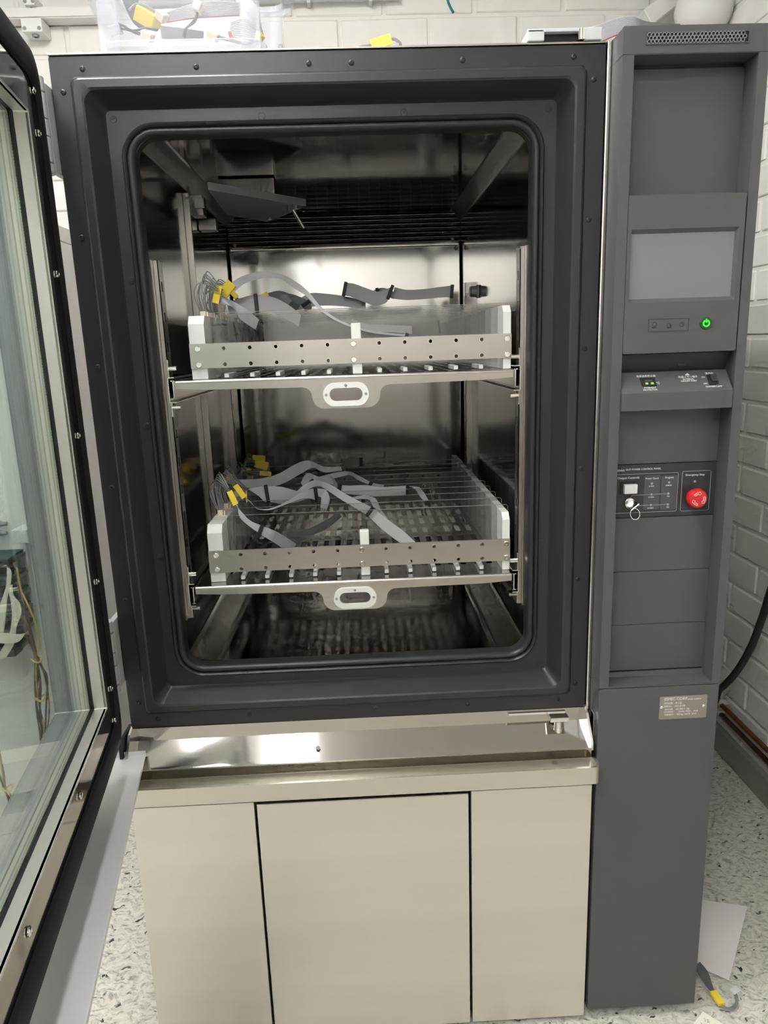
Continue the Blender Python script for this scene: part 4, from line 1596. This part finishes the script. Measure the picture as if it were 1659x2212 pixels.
# --- lower rack
ribbon('broad grey ribbon cable sweeping over the back of the lower rack', [(492, 1034, 500, 1044, .34), (520, 1036, 530, 1052, .35), (560, 1034, 566, 1056, .36), (600, 1024, 612, 1044, .38), (640, 1002, 652, 1022, .40), (668, 995, 676, 1010, .41), (700, 1008, 700, 1020, .42), (740, 1008, 743, 1016, .43)],
       conns=(-1,), tags=((484, 1028, 500, 1036, .34, .010),), wires=bundle(sock(3, LZ), at(486, 1030, .33), 8, .045, seed=11), group=GL)
ribbon('grey ribbon cable falling from the frontmost yellow tag of the lower rack', [(508, 1089, 514, 1092, .12), (524, 1108, 516, 1112, .12), (540, 1124, 528, 1128, .12), (566, 1136, 560, 1152, .12), (600, 1150, 592, 1172, .13), (640, 1175, 628, 1196, .14)],
       conns=(3,), tags=((495, 1061, 509, 1090, .12, .0055),), wires=bundle(sock(0, LZ), at(494, 1058, .13), 10, .075, seed=12), group=GL)
ribbon('grey ribbon cable dipping from the second yellow tag of the lower rack', [(524, 1072, 532, 1076, .18), (540, 1082, 548, 1092, .18), (556, 1098, 558, 1100, .18), (585, 1098, 586, 1101, .18), (620, 1083, 622, 1088, .20), (650, 1064, 656, 1076, .22), (680, 1055, 684, 1082, .24), (706, 1058, 700, 1100, .24)],
       tags=((508, 1048, 528, 1075, .18, .0055),), conns=(-2,), wires=bundle(sock(1, LZ), at(507, 1046, .19), 9, .060, seed=13), group=GL)
ribbon('grey ribbon cable with black plug lying across the left of the lower rack', [(536, 1056, 560, 1072, .26), (556, 1052, 572, 1084, .26), (574, 1050, 580, 1084, .26), (610, 1052, 612, 1088, .26), (650, 1062, 650, 1082, .26), (680, 1054, 690, 1066, .26)],
       conns=(2,), tags=((532, 1060, 533, 1084, .25, .006),), wires=bundle(sock(2, LZ), at(531, 1056, .25), 8, .050, seed=14), group=GL)
ribbon('pale ribbon cable running diagonally to the front bar of the lower rack', [(640, 1062, 646, 1074, .30), (662, 1044, 668, 1056, .30), (684, 1038, 690, 1050, .29), (712, 1046, 708, 1060, .27), (745, 1066, 735, 1078, .24), (775, 1082, 765, 1096, .22), (806, 1098, 794, 1114, .20), (840, 1124, 822, 1140, .17), (870, 1146, 852, 1164, .15), (898, 1172, 880, 1182, .13)],
       mt='ribbon_light', conns=(6,), group=GL)
ribbon('pale ribbon cable lying level with black plugs at both ends in the lower rack', [(735, 1048, 733, 1064, .34), (760, 1049, 758, 1068, .34), (790, 1048, 790, 1070, .34), (820, 1052, 820, 1072, .34), (850, 1051, 850, 1070, .34), (880, 1049, 880, 1070, .34)],
       mt='ribbon_light', conns=(0, -1), group=GL)
ribbon('narrow ribbon cable drooping off the level cable towards the right of the lower rack', [(884, 1050, 886, 1052, .35), (896, 1056, 904, 1052, .34), (904, 1068, 914, 1062, .32), (912, 1078, 922, 1074, .31), (920, 1086, 928, 1086, .30)], mt='ribbon', conns=(-1,), group=GL)
ribbon('dark ribbon cable with square plug at the back of the lower rack', [(738, 998, 742, 1008, .62), (752, 990, 756, 1006, .62), (766, 989, 768, 1005, .62), (780, 989, 780, 1005, .62)], mt='ribbon_dark', conns=(-1,), group=GL)
ribbon('grey ribbon cable twisting under the level cable in the lower rack', [(690, 1030, 694, 1040, .42), (720, 1022, 728, 1032, .42), (752, 1018, 756, 1026, .42), (776, 1028, 772, 1036, .40), (803, 1042, 800, 1048, .38), (830, 1048, 826, 1054, .37)], conns=(4,), group=GL)
ribbon('grey ribbon cable curling down between the dividers right of the middle post', [(760, 1074, 764, 1078, .30), (790, 1070, 794, 1078, .30), (812, 1078, 802, 1086, .28), (822, 1100, 810, 1104, .26), (838, 1120, 824, 1124, .23)], mt='ribbon_light', group=GL)
ribbon('grey ribbon cable coiled at the centre of the lower rack', [(650, 1042, 656, 1056, .36), (664, 1022, 674, 1034, .36), (690, 1030, 684, 1044, .36), (712, 1026, 716, 1046, .37), (728, 1044, 728, 1058, .36)], group=GL)
ribbon('grey ribbon cable hanging folded from the black plug in the lower rack', [(690, 1076, 688, 1096, .22), (704, 1060, 700, 1098, .22), (712, 1076, 706, 1104, .22), (708, 1092, 702, 1106, .21)], conns=(0,), group=GL)
ribbon('dark ribbon cable lying on the shelf inside the lower rack', [(620, 1148, 624, 1158, .20), (660, 1144, 668, 1156, .22), (700, 1126, 706, 1142, .24), (730, 1106, 738, 1116, .26)], mt='ribbon_dark', group=GL)
for i, (px0, py0, px1, py1, Y, sk_, lab) in enumerate(((545, 991, 573, 993, .62, 6, 'wire bundle with broad yellow tag at the back left of the lower rack'), (551, 1000, 579, 1008, .56, 5, 'wire bundle with tilted yellow tag under the backmost one'),
                                                (513, 1014, 543, 1016, .50, 5, 'wire bundle with level yellow tag at the left of the lower rack'), (561, 1022, 586, 1024, .47, 4, 'wire bundle with short yellow tag behind the sweeping ribbon'))):
    ribbon(lab, [((px0 + px1) / 2, py0, (px0 + px1) / 2 + 1, py1, Y)], tags=((px0, py0, px1, py1, Y, .010 if i < 2 else .0055),), wires=bundle(sock(sk_, LZ), at(px0, py0, Y), 7, .035, seed=30 + i), group=GL)


# ------------------------------------------------------------------ things on top of the chamber
TOP = 1.7715
# translucent bin
bx0, bx1 = at(228, 112, 0.04).x, at(566, 104, 0.04).x
bt = thing('plastic_bin', ((bx0 + bx1) / 2, 0.16, TOP), 'translucent plastic bin full of cables on top of the chamber', 'bin')
hw = (bx1 - bx0) / 2
bh = 0.20


def binloop(z, inset, r):
    f = z / bh
    ex = 0.050 * f
    return [Vector((q[0], q[1], z)) for q in rrect(-hw - ex * 1.0 + inset, hw + ex * 0.35 - inset, -0.12 - ex * 0.5 + inset, 0.16 + ex - inset, r, 5)]


b = B()
b.loft([binloop(0.0, 0.012, 0.02), binloop(0.006, 0.002, 0.025), binloop(0.03, 0.0, 0.028), binloop(bh, 0.0, 0.03), binloop(bh, 0.002, 0.028), binloop(0.03, 0.002, 0.026), binloop(0.009, 0.004, 0.023), binloop(0.003, 0.014, 0.018)], cap0=True, cap1=True)
b.build('bin_wall', 'bin', bt)
b = B()
b.loft([binloop(bh - 0.004, -0.002, 0.03), binloop(bh - 0.004, -0.016, 0.04), binloop(bh + 0.006, -0.016, 0.04), binloop(bh + 0.006, 0.004, 0.028), binloop(bh - 0.004, 0.004, 0.028), binloop(bh - 0.004, -0.002, 0.03)])
b.build('bin_rim', 'bin_rim', bt)
b = B()
b.loft([binloop(0.016, -0.0005, 0.028), binloop(0.019, -0.004, 0.03), binloop(0.026, -0.004, 0.03), binloop(0.029, -0.0005, 0.028)])
b.build('bin_ridge', 'bin_rim', bt)
for s in (-1, 1):
    b = B()
    xq = s * (hw - 0.012)
    b.box((xq - 0.02, -0.119, 0.004), (xq + 0.012, -0.115, bh - 0.01), 0.002, 1)
    b.build('bin_corner_post', 'bin_rim', bt)
GB = 'cables in the plastic bin'
ribbon('dark grey ribbon cable standing at the left inside the bin', [(253, -30, 285, -30, .10), (268, 10, 300, 4, .10), (285, 45, 312, 45, .11), (300, 60, 335, 62, .12)], mt='ribbon_dark', group=GB)
ribbon('wide ribbed grey ribbon cable with red edge lying across the bin', [(360, 28, 350, 50, .11), (410, 10, 412, 40, .10), (460, 2, 466, 36, .10), (520, 6, 520, 33, .11)], mt='ribbon_light', ridges=12, red=True, group=GB)
ribbon('grey ribbon cable slanting down the right of the bin', [(500, -10, 530, -14, .12), (525, 20, 556, 18, .11), (548, 50, 566, 62, .11), (560, 78, 572, 82, .12)], mt='ribbon', group=GB)
ribbon('dark ribbon cable lying along the bottom of the bin', [(345, 55, 350, 84, .16), (400, 62, 396, 88, .16), (440, 68, 440, 86, .17)], mt='ribbon_dark', group=GB)
ribbon('pale ribbed ribbon cable at the lower right of the bin', [(500, 48, 496, 80, .14), (530, 40, 526, 84, .13), (556, 56, 548, 88, .13)], mt='ribbon_light', ridges=10, red=True, group=GB)


def plug(label, p0, p1, Y, col='cream', hw_=0.009, wpts=(), wm='wire', grp=GB):
    a, b_ = at(p0[0], p0[1], Y), at(p1[0], p1[1], Y)
    t = thing('cable_plug', (a + b_) / 2, label, 'connector', grp)
    w = W(t)
    bb_ = B()
    obox(bb_, a, b_, (0.3, 1, 0.4), hw_, hw_ * 0.7, 0.0012)
    w(bb_, 'plug_body', col)
    if wpts:
        bb_ = B()
        rnd = random.Random(len(label))
        for i in range(6):
            bb_.tube(catmull([at(q[0] + rnd.uniform(-2, 2), q[1] + rnd.uniform(-3, 3), Y + rnd.uniform(-.004, .004)) for q in wpts], 4), 0.0011, 5)
        w(bb_, 'wires', wm)
    return t


plug('cream plug with dark wires standing upright in the bin', (432, 6), (424, 26), .085, wpts=[(427, 24), (420, 45), (402, 62), (398, 80)], wm='wire_dark')
plug('cream plug at the foot of the bin right of centre', (450, 72), (470, 84), .085, wpts=[(470, 80), (490, 86), (515, 92), (545, 92)], wm='wire_dark')
plug('cream plug under the yellow wrap at the left of the bin', (308, 72), (330, 84), .085, wpts=[(310, 74), (290, 70), (268, 58), (255, 50)], wm='wire_dark')
plug('cream plug beside the yellow wrap in the bin', (340, 28), (358, 42), .09, wpts=[(342, 30), (320, 16), (295, 10), (280, 20)])
plug('mustard yellow wrap inside the bin', (300, 25), (340, 50), .10, 'yellow', 0.016)
plug('small yellow plug in the right corner of the bin', (556, 72), (566, 86), .09, 'yellow', 0.007, wpts=[(556, 86), (535, 94), (505, 88), (495, 70)], wm='red')
plug('pale grey plug lying at the left wall of the bin', (236, 70), (262, 62), .09, 'light_plastic', 0.010, wpts=[(262, 62), (290, 66), (315, 62), (340, 66)], wm='wire_dark')

# tagged wire bundle behind the top edge
t = ribbon('bundle of grey wires with printed yellow tag on top of the chamber', [(805, 96, 806, 100, .05)], tags=((802, 98, 845, 84, .05, .0085),),
           wires=[[at(755, 108 + i * .8, .05), at(780, 99 + i * .6, .05), at(805, 95 + i * .5, .05), at(845, 83 + i * .6, .052), at(858, 85 + i, .05), at(866 - i * .6, 93, .05), at(868 - i, 104, .05)] for i in range(7)])
# the small clip plate
q = at(606, 100, 0.5)
t = thing('cable_clip', at(606, 106, WB - 0.02), 'small white clip plate on the back wall above the chamber', 'clip')
w = W(t)
q = at(606, 101, WB - 0.012)
w(B().box((q.x - 0.012, WB - 0.012, q.z - 0.013), (q.x + 0.011, WB - 0.002, q.z + 0.010), 0.001), 'clip_plate', 'white_plastic')
w(B().tube([Vector((q.x + 0.006 * math.cos(a), WB - 0.0125, q.z + 0.006 * math.sin(a))) for a in [2 * math.pi * i / 12 for i in range(12)]], 0.0012, 5, True), 'clip_ring', 'wire')

# ribbon cable lying over latch and column top
ribbon('pale ribbed ribbon cable with red edge curving over the column top', [(1262, 62, 1262, 96, .12), (1292, 55, 1296, 90, .11), (1325, 42, 1326, 78, .08), (1362, 35, 1362, 64, .05), (1395, 46, 1392, 62, .04), (1425, 50, 1420, 60, .03), (1470, 53, 1466, 56, .02)],
       mt='ribbon', ridges=16, red=True)

# ------------------------------------------------------------------ things on the back and right walls
# cable trunking with junction boxes, top left
t = thing('cable_trunking', at(60, 26, WB - 0.03), 'white cable trunking along the back wall above the open door', 'trunking')
w = W(t)
z0 = at(100, 40, WB - 0.06).z
z1 = at(100, 13, WB - 0.06).z
w(B().box((-1.4, WB - 0.06, z0), (at(240, 30, WB - 0.06).x, WB - 0.006, z1), 0.004), 'trunk_body', 'white_paint')
w(B().box((-1.4, WB - 0.064, z0 + 0.004), (at(240, 30, WB - 0.06).x - 0.005, WB - 0.060, z1 - 0.006), 0.001), 'trunk_cover', 'white_paint')


def jbox(pxa, pya, pxb, pyb, label):
    a, b_ = at(pxa, pya, WB - 0.075), at(pxb, pyb, WB - 0.075)
    t_ = thing('junction_box', (a + b_) / 2, label, 'junction box')
    w_ = W(t_)
    w_(B().box((a.x, WB - 0.075, b_.z), (b_.x, WB - 0.006, a.z), 0.003), 'box_body', 'white_paint')
    for sx in (0.15, 0.85):
        xq = a.x + (b_.x - a.x) * sx
        w_(B().lathe((xq, WB - 0.075, b_.z + 0.010), (0, -1, 0), [(0, 0.006), (0.001, 0.005), (0.0012, 0.0001)], 10), 'box_screw', 'grey_metal')
    w_(B().lathe(((a.x + b_.x) / 2, WB - 0.05, b_.z), (0, 0, -1), [(0, 0.011), (0.006, 0.010), (0.006, 0.006), (0.002, 0.005), (0.002, 0.0001)], 12), 'cable_entry', 'grey_metal')


jbox(43, 38, 92, 68, 'white junction box below the cable trunking')
jbox(48, -12, 75, 10, 'small white junction box at the upper trunking')
t = thing('conduit', at(700, 4, WB - 0.03), 'pale grey conduit with white clips along the top of the back wall', 'conduit')
w = W(t)
za = at(700, 2, WB - 0.03).z
w(B().cyl((-0.2, WB - 0.03, za + 0.004), (0.62, WB - 0.03, za + 0.008), 0.011, 14), 'conduit_tube', 'light_plastic')
for px in (667, 800):
    xq = at(px, 4, WB - 0.03).x
    w(B().box((xq - 0.006, WB - 0.045, za - 0.010), (xq + 0.006, WB - 0.006, za + 0.024), 0.002), 'conduit_clip', 'white_plastic')
tt = B().tube(catmull([Vector((0.63, 1.26, CEIL)), at(958, -40, 1.255), at(968, 4, 1.25), at(979, 27, 1.24)], 5), 0.004, 8).build('teal_cable_end', 'teal')
tag(tt, 'teal cable end hanging in front of the back wall', 'cable')

# pipes and duct at the upper right
def pipe(name, a, b_, r, label, mt='white_paint', cat='pipe', n=20):
    o = B().cyl(a, b_, r, n).build(name, mt)
    return tag(o, label, cat)


bo = B()
obox(bo, at(1392, 46, 1.30), at(1520, -52, 1.30), (0, 1, 0), 0.03, 0.026, 0.003)
tag(bo.build('duct_beam', 'white_paint'), 'square white duct slanting up behind the ribbon cable', 'duct')
dt = B().lathe(at(1508, 70, 1.15), (0.35, 0.35, 1.0), [(0, 0.0), (0.0, 0.03), (0.02, 0.062), (0.06, 0.082), (0.35, 0.085), (0.36, 0.0)], 28).build('duct_end', 'white_paint')
tag(dt, 'round white duct end above the control column', 'duct')
pipe('sloping_pipe', at(1512, 60, 1.28), at(1625, -25, 1.28), 0.014, 'thin white pipe slanting up beside the round duct')
pipe('sloping_pipe', at(1560, 66, 1.25), at(1700, -30, 1.25), 0.020, 'thicker white pipe slanting up at the far right')

# copper pipes above the skirting
for (pa, pbb, r, lab, mt) in (((1550.5, 1514.5), (1659, 1622), 0.0075, 'upper copper pipe running along the right wall', 'copper'), ((1549, 1532), (1659, 1648), 0.0075, 'lower tarnished copper pipe above the skirting board', 'copper_dark')):
    X = WR - 0.028
    p0_, p1_ = atx(pa[0], pa[1], X), atx(pbb[0], pbb[1], X)
    zc = (p0_.z + p1_.z) / 2
    t = thing('copper_pipe', (X, 0.4, zc), lab, 'pipe', 'copper pipes along the right wall')
    w = W(t)
    w(B().cyl((X, -2.4, zc), (X, 1.36, zc), r, 14), 'pipe_run', mt)
    for yv in (0.86, -0.2, -1.2):
        bb_ = B()
        bb_.box((X - 0.010, yv - 0.012, zc + 0.003), (WR - 0.004, yv + 0.012, zc + 0.010), 0.002)
        bb_.box((X - 0.011, yv - 0.012, zc - 0.002), (X - 0.008, yv + 0.012, zc + 0.009), 0.001)
        w(bb_, 'pipe_clip', 'white_paint')

# black power cord along the right wall
cd = B().tube(catmull([(1.545, 0.30, 1.205), (1.515, 0.34, 1.17), (1.500, 0.42, 1.05), at(1676, 1240, .52), at(1648, 1330, .58), at(1622, 1398, .62), at(1590, 1452, .66), at(1555, 1488, .70), at(1520, 1500, .74), (1.20, 0.80, 0.66), (1.07, 0.82, 0.66)], 6), 0.0100, 14).build('power_cord', 'cable_black')
tag(cd, 'thick black power cord curving down behind the control column', 'cord')

ws = thing('wall_socket', (WR - 0.02, 0.30, 1.22), 'grey wall socket on the right wall feeding the black cord', 'socket')
w = W(ws)
w(B().box((WR - 0.045, 0.255, 1.165), (WR - 0.003, 0.345, 1.275), 0.004), 'socket_box', 'light_plastic')
w(B().cyl((WR - 0.075, 0.30, 1.22), (WR - 0.046, 0.30, 1.22), 0.024, 20, 0.027), 'plug_collar', 'cable_black')

# ------------------------------------------------------------------ things on the floor
def sheet(name, pix, lab, mt, lift, ncol=6, nrow=6, z=0.002):
    """four pixel corners on the floor, lightly curled"""
    P4 = [atz(px, py, z) for px, py in pix]
    b_ = B()
    g = []
    for i in range(nrow + 1):
        v = i / nrow
        row = []
        for j in range(ncol + 1):
            u = j / ncol
            p_ = P4[0] * (1 - u) * (1 - v) + P4[1] * u * (1 - v) + P4[2] * u * v + P4[3] * (1 - u) * v
            p_ = Vector(p_)
            p_.z += lift * (0.5 - 0.5 * math.cos(math.pi * abs(2 * u - 1))) * 0.5 + lift * 0.4 * math.sin(3 * v + u)**2
            row.append(p_)
        g.append(row)
    top_ = [[b_.bm.verts.new(p_ + Vector((0, 0, 0.0006))) for p_ in r] for r in g]
    bot_ = [[b_.bm.verts.new(p_) for p_ in r] for r in g]
    for i in range(nrow):
        for j in range(ncol):
            b_.bm.faces.new((top_[i][j], top_[i][j + 1], top_[i + 1][j + 1], top_[i + 1][j]))
            b_.bm.faces.new((bot_[i][j + 1], bot_[i][j], bot_[i + 1][j], bot_[i + 1][j + 1]))
    for i in range(nrow):
        b_.bm.faces.new((top_[i][0], top_[i + 1][0], bot_[i + 1][0], bot_[i][0]))
        b_.bm.faces.new((top_[i + 1][-1], top_[i][-1], bot_[i][-1], bot_[i + 1][-1]))
    for j in range(ncol):
        b_.bm.faces.new((top_[0][j + 1], top_[0][j], bot_[0][j], bot_[0][j + 1]))
        b_.bm.faces.new((top_[-1][j], top_[-1][j + 1], bot_[-1][j + 1], bot_[-1][j]))
    return tag(b_.build(name, mt), lab, 'paper')


sheet('paper_sheet', [(1440, 1926), (1614, 1966), (1574, 2126), (1440, 2052)], 'blank white paper sheet on the floor beside the control column', 'paper', 0.012)
nt_ = sheet('paper_note', [(1518, 2188), (1620, 2245), (1570, 2330), (1480, 2240)], 'cream paper note at the bottom edge on the floor', 'note', 0.006)
sc_ = B()
for pts in ([(1521, 2199), (1524, 2203), (1522, 2206)], [(1527, 2203), (1531, 2203), (1528, 2208), (1533, 2208)], [(1514, 2209), (1516, 2212)]):
    sc_.tube([atz(px, py, 0.014) for px, py in pts], 0.0006, 4)
sco = sc_.build('handwriting', 'line', nt_)

E_ = [(1500, 2088, 1512, 2078, 0), (1512, 2108, 1528, 2098, 0), (1526, 2130, 1538, 2125, 0), (1540, 2146, 1543, 2142, 0)]
ed = [(atz(e[0], e[1], 0.012), atz(e[2], e[3], 0.014)) for e in E_]
t = thing('ribbon_cable', (ed[0][0] + ed[-1][0]) / 2, 'dark ribbon cable with yellow tag lying on the floor by the column', 'cable')
w = W(t)
w(ribbon_mesh(ed), 'ribbon', 'ribbon_dark')
bb_ = B()
obox(bb_, atz(1540, 2142, 0.014), atz(1559, 2170, 0.012), (1, 0.4, 0), 0.0075, 0.003)
w(bb_, 'tag', 'yellow')
bb_ = B()
for i in range(5):
    bb_.tube(catmull([atz(1558, 2170 + i, 0.010), atz(1574 + i, 2177 + i, 0.008), atz(1588 + i, 2166 + i * 2, 0.008), atz(1586 + i * 2, 2150 + i, 0.010), atz(1582 + i, 2140, 0.012)], 5), 0.0009, 5)
w(bb_, 'wire_bundle', 'wire')
bb_ = B()
obox(bb_, atz(1580, 2146, 0.008), atz(1594, 2138, 0.008), (1, 0.3, 0), 0.007, 0.006, 0.001)
w(bb_, 'plug', 'white_plastic')

hn = B()
nq = at(687, 1612, -0.030)
hn.lathe(Vector((nq.x, -0.032, 0.624)), (0.2, -0.55, 0.85), [(0, 0.0018), (0, 0.0042), (0.003, 0.0042), (0.003, 0.0018)], 6)
tag(hn.build('hex_nut', 'bright', smooth=False), 'loose hex nut lying on the steel sill', 'nut')

# ------------------------------------------------------------------ equipment seen through the door glass
EY = 0.42
ex1 = at(52, 1100, EY).x
ex2 = at(112, 1480, EY).x
exr = (ex1 + ex2) / 2 + 0.01
t = thing('equipment_cabinet', (exr - 0.45, EY + 0.3, 0.0), 'white equipment cabinet seen through the open door glass', 'cabinet')
w = W(t)
w(B().box((exr - 0.9, EY, 0.05), (exr, EY + 0.02, 1.62), 0.003), 'back_plate', 'white_paint')
w(B().box((exr, EY - 0.03, 0.05), (exr + 0.018, EY + 0.6, 1.62), 0.003), 'side_post', 'white_paint')
w(B().box((exr - 0.9, EY - 0.03, 1.62), (exr + 0.018, EY + 0.6, 1.66), 0.003), 'top_panel', 'white_paint')
w(B().box((exr - 0.9, EY + 0.58, 0.0), (exr + 0.018, EY + 0.6, 1.62)), 'rear_panel', 'white_paint')
w(B().box((exr - 0.9, EY - 0.03, 0.0), (exr + 0.018, EY + 0.6, 0.05)), 'base_panel', 'white_paint')
w(B().box((exr - 0.02, EY - 0.06, at(60, 1150, EY).z - 0.01), (exr + 0.016, EY, at(60, 1150, EY).z + 0.02), 0.002), 'hinge_block', 'white_plastic')
GQ = 'modules stacked on the equipment cabinet'
for i, (py, pxr) in enumerate(((1203, 36), (1243, 42), (1283, 48), (1318, 53), (1355, 60), (1395, 50))):
    a = at(pxr, py, EY - 0.06)
    tq = thing('circuit_module', (a.x - 0.10, EY - 0.05, a.z), ('topmost', 'second', 'third', 'fourth', 'fifth', 'lowest')[i] + ' dark circuit module on the equipment cabinet', 'module', GQ)
    w2 = W(tq)
    w2(B().box((a.x - 0.22, EY - 0.10, a.z - 0.002), (a.x - 0.012, EY, a.z + 0.002)), 'board', 'pcb')
    w2(B().box((a.x - 0.05, EY - 0.10, a.z - 0.010), (a.x, EY - 0.06, a.z + 0.008), 0.003), 'end_plug', 'dark_slate')
    for q in range(3):
        w2(B().box((a.x - 0.10 - q * 0.04, EY - 0.11, a.z + 0.002), (a.x - 0.075 - q * 0.04, EY - 0.08, a.z + 0.014), 0.001), 'socket', 'light_plastic' if q % 2 else 'dark_slate')
    w2(B().box((a.x - 0.03, EY - 0.05, a.z - 0.012), (a.x - 0.008, EY - 0.0, a.z - 0.004)), 'standoff', 'grey_metal')
GR = 'cream ribbon cables on the equipment cabinet'
YQ = EY - 0.14
ribbon('cream ribbon cable twisting down the left of the modules', [(2, 1226, 14, 1222, YQ), (14, 1222, 24, 1232, YQ), (14, 1260, 24, 1258, YQ), (6, 1290, 16, 1292, YQ), (-8, 1330, 12, 1334, YQ), (-10, 1364, 8, 1366, YQ)], mt='ribbon_cream', group=GR)
ribbon('cream ribbon cable hanging in a loop by the modules', [(18, 1262, 27, 1264, YQ - .01), (20, 1284, 30, 1286, YQ - .01), (24, 1300, 44, 1305, YQ - .01), (26, 1330, 46, 1326, YQ - .01), (22, 1362, 36, 1354, YQ - .01), (10, 1392, 30, 1392, YQ - .01), (-10, 1424, 12, 1422, YQ - .01)], mt='ribbon_cream', group=GR)
ribbon('cream ribbon cable lying level below the modules', [(-10, 1366, -10, 1388, YQ - .02), (20, 1368, 20, 1390, YQ - .02), (40, 1370, 40, 1386, YQ - .02), (54, 1368, 50, 1376, YQ - .02)], mt='ribbon_cream', group=GR)
wires_spec = [('wire_brown', [(28, 1216), (40, 1240), (48, 1290), (60, 1330), (68, 1370), (78, 1410), (82, 1460), (78, 1520), (88, 1600), (92, 1680)]),
              ('wire_yellow', [(36, 1226), (46, 1275), (62, 1310), (76, 1345), (84, 1390), (80, 1420), (78, 1460), (86, 1530), (96, 1580), (88, 1680)]),
              ('wire_dark', [(34, 1300), (52, 1320), (66, 1360), (76, 1405), (90, 1440), (102, 1465), (100, 1520), (96, 1600), (84, 1690)]),
              ('wire_brown', [(42, 1330), (58, 1345), (70, 1390), (78, 1420), (94, 1450), (104, 1500), (106, 1545), (98, 1610), (90, 1700)]),
              ('wire_dark', [(52, 1372), (64, 1385), (74, 1412), (76, 1450), (76, 1490), (82, 1540), (96, 1600), (86, 1680)]),
              ('wire_brown', [(56, 1374), (68, 1396), (76, 1420), (86, 1470), (84, 1510), (92, 1560), (100, 1600), (92, 1660)]),
              ('wire_dark', [(60, 1380), (70, 1400), (80, 1430), (88, 1480), (86, 1540), (90, 1590), (82, 1670)]),
              ('wire_brown', [(-6, 1600), (2, 1640), (8, 1670), (12, 1705), (20, 1740), (14, 1790), (18, 1830)]),
              ('wire_yellow', [(-8, 1610), (4, 1660), (10, 1700), (24, 1720), (22, 1760), (26, 1800)]),
              ('wire_dark', [(-8, 1650), (4, 1690), (14, 1715), (26, 1740), (22, 1800)])]
nm = {'wire_brown': 'brown', 'wire_yellow': 'yellow', 'wire_dark': 'dark'}
ords = ['starting beside the topmost module', 'crossing the bundle from the topmost module', 'starting beside the third module', 'starting beside the fourth module', 'starting beside the fifth module', 'beside the lowest loop', 'ending the wire bundle',
        'at the bottom left corner of the glass', 'tied at the bottom left of the glass', 'hanging lowest at the left of the glass']
for i, (mt, pts) in enumerate(wires_spec):
    Yw = EY - 0.10 - 0.006 * (i % 4)
    o = B().tube(catmull([at(px, py, Yw + 0.004 * ((j * 7 + i) % 3)) for j, (px, py) in enumerate(pts)], 5), 0.0021, 6).build('loose_wire', mt)
    tag(o, nm[mt] + ' wire behind the door glass ' + ords[i], 'wire', 'wires behind the door glass')
for i, (px, py, lab) in enumerate(((79, 1425, 'pale cable tie round the wires below the modules'), (87, 1508, 'pale cable tie round the lower wire bundle'), (16, 1702, 'pale cable tie round the wires at the lower left'))):
    cq = at(px, py, EY - 0.115)
    o = B().tube([cq + Vector((0.011 * math.cos(a), 0.011 * math.sin(a), 0.004 * math.sin(a * 2))) for a in [2 * math.pi * q / 12 for q in range(12)]], 0.0022, 6, True).build('cable_tie', 'wire_yellow')
    tag(o, lab, 'cable tie', 'cable ties behind the glass')
t = thing('terminal_block', at(8, 1150, EY), 'pair of small metal terminals high on the equipment cabinet', 'terminal')
w = W(t)
for py in (1132, 1152):
    a = at(-6, py, EY - 0.02)
    w(B().cyl((a.x - 0.02, EY - 0.02, a.z), (a.x + 0.022, EY - 0.02, a.z), 0.005, 10).cyl((a.x, EY - 0.02, a.z), (a.x + 0.008, EY - 0.02, a.z), 0.008, 6).box((a.x - 0.02, EY - 0.02, a.z - 0.004), (a.x - 0.012, EY + 0.002, a.z + 0.004)), 'terminal_screw', 'grey_metal')
pw = B().tube(catmull([at(-20, 830, .75), at(10, 838, .74), at(18, 850, .73), at(4, 862, .73), at(-20, 860, .74)], 5), 0.016, 10).build('white_hose', 'white_paint')
tag(pw, 'white hose looping behind the door glass', 'hose')
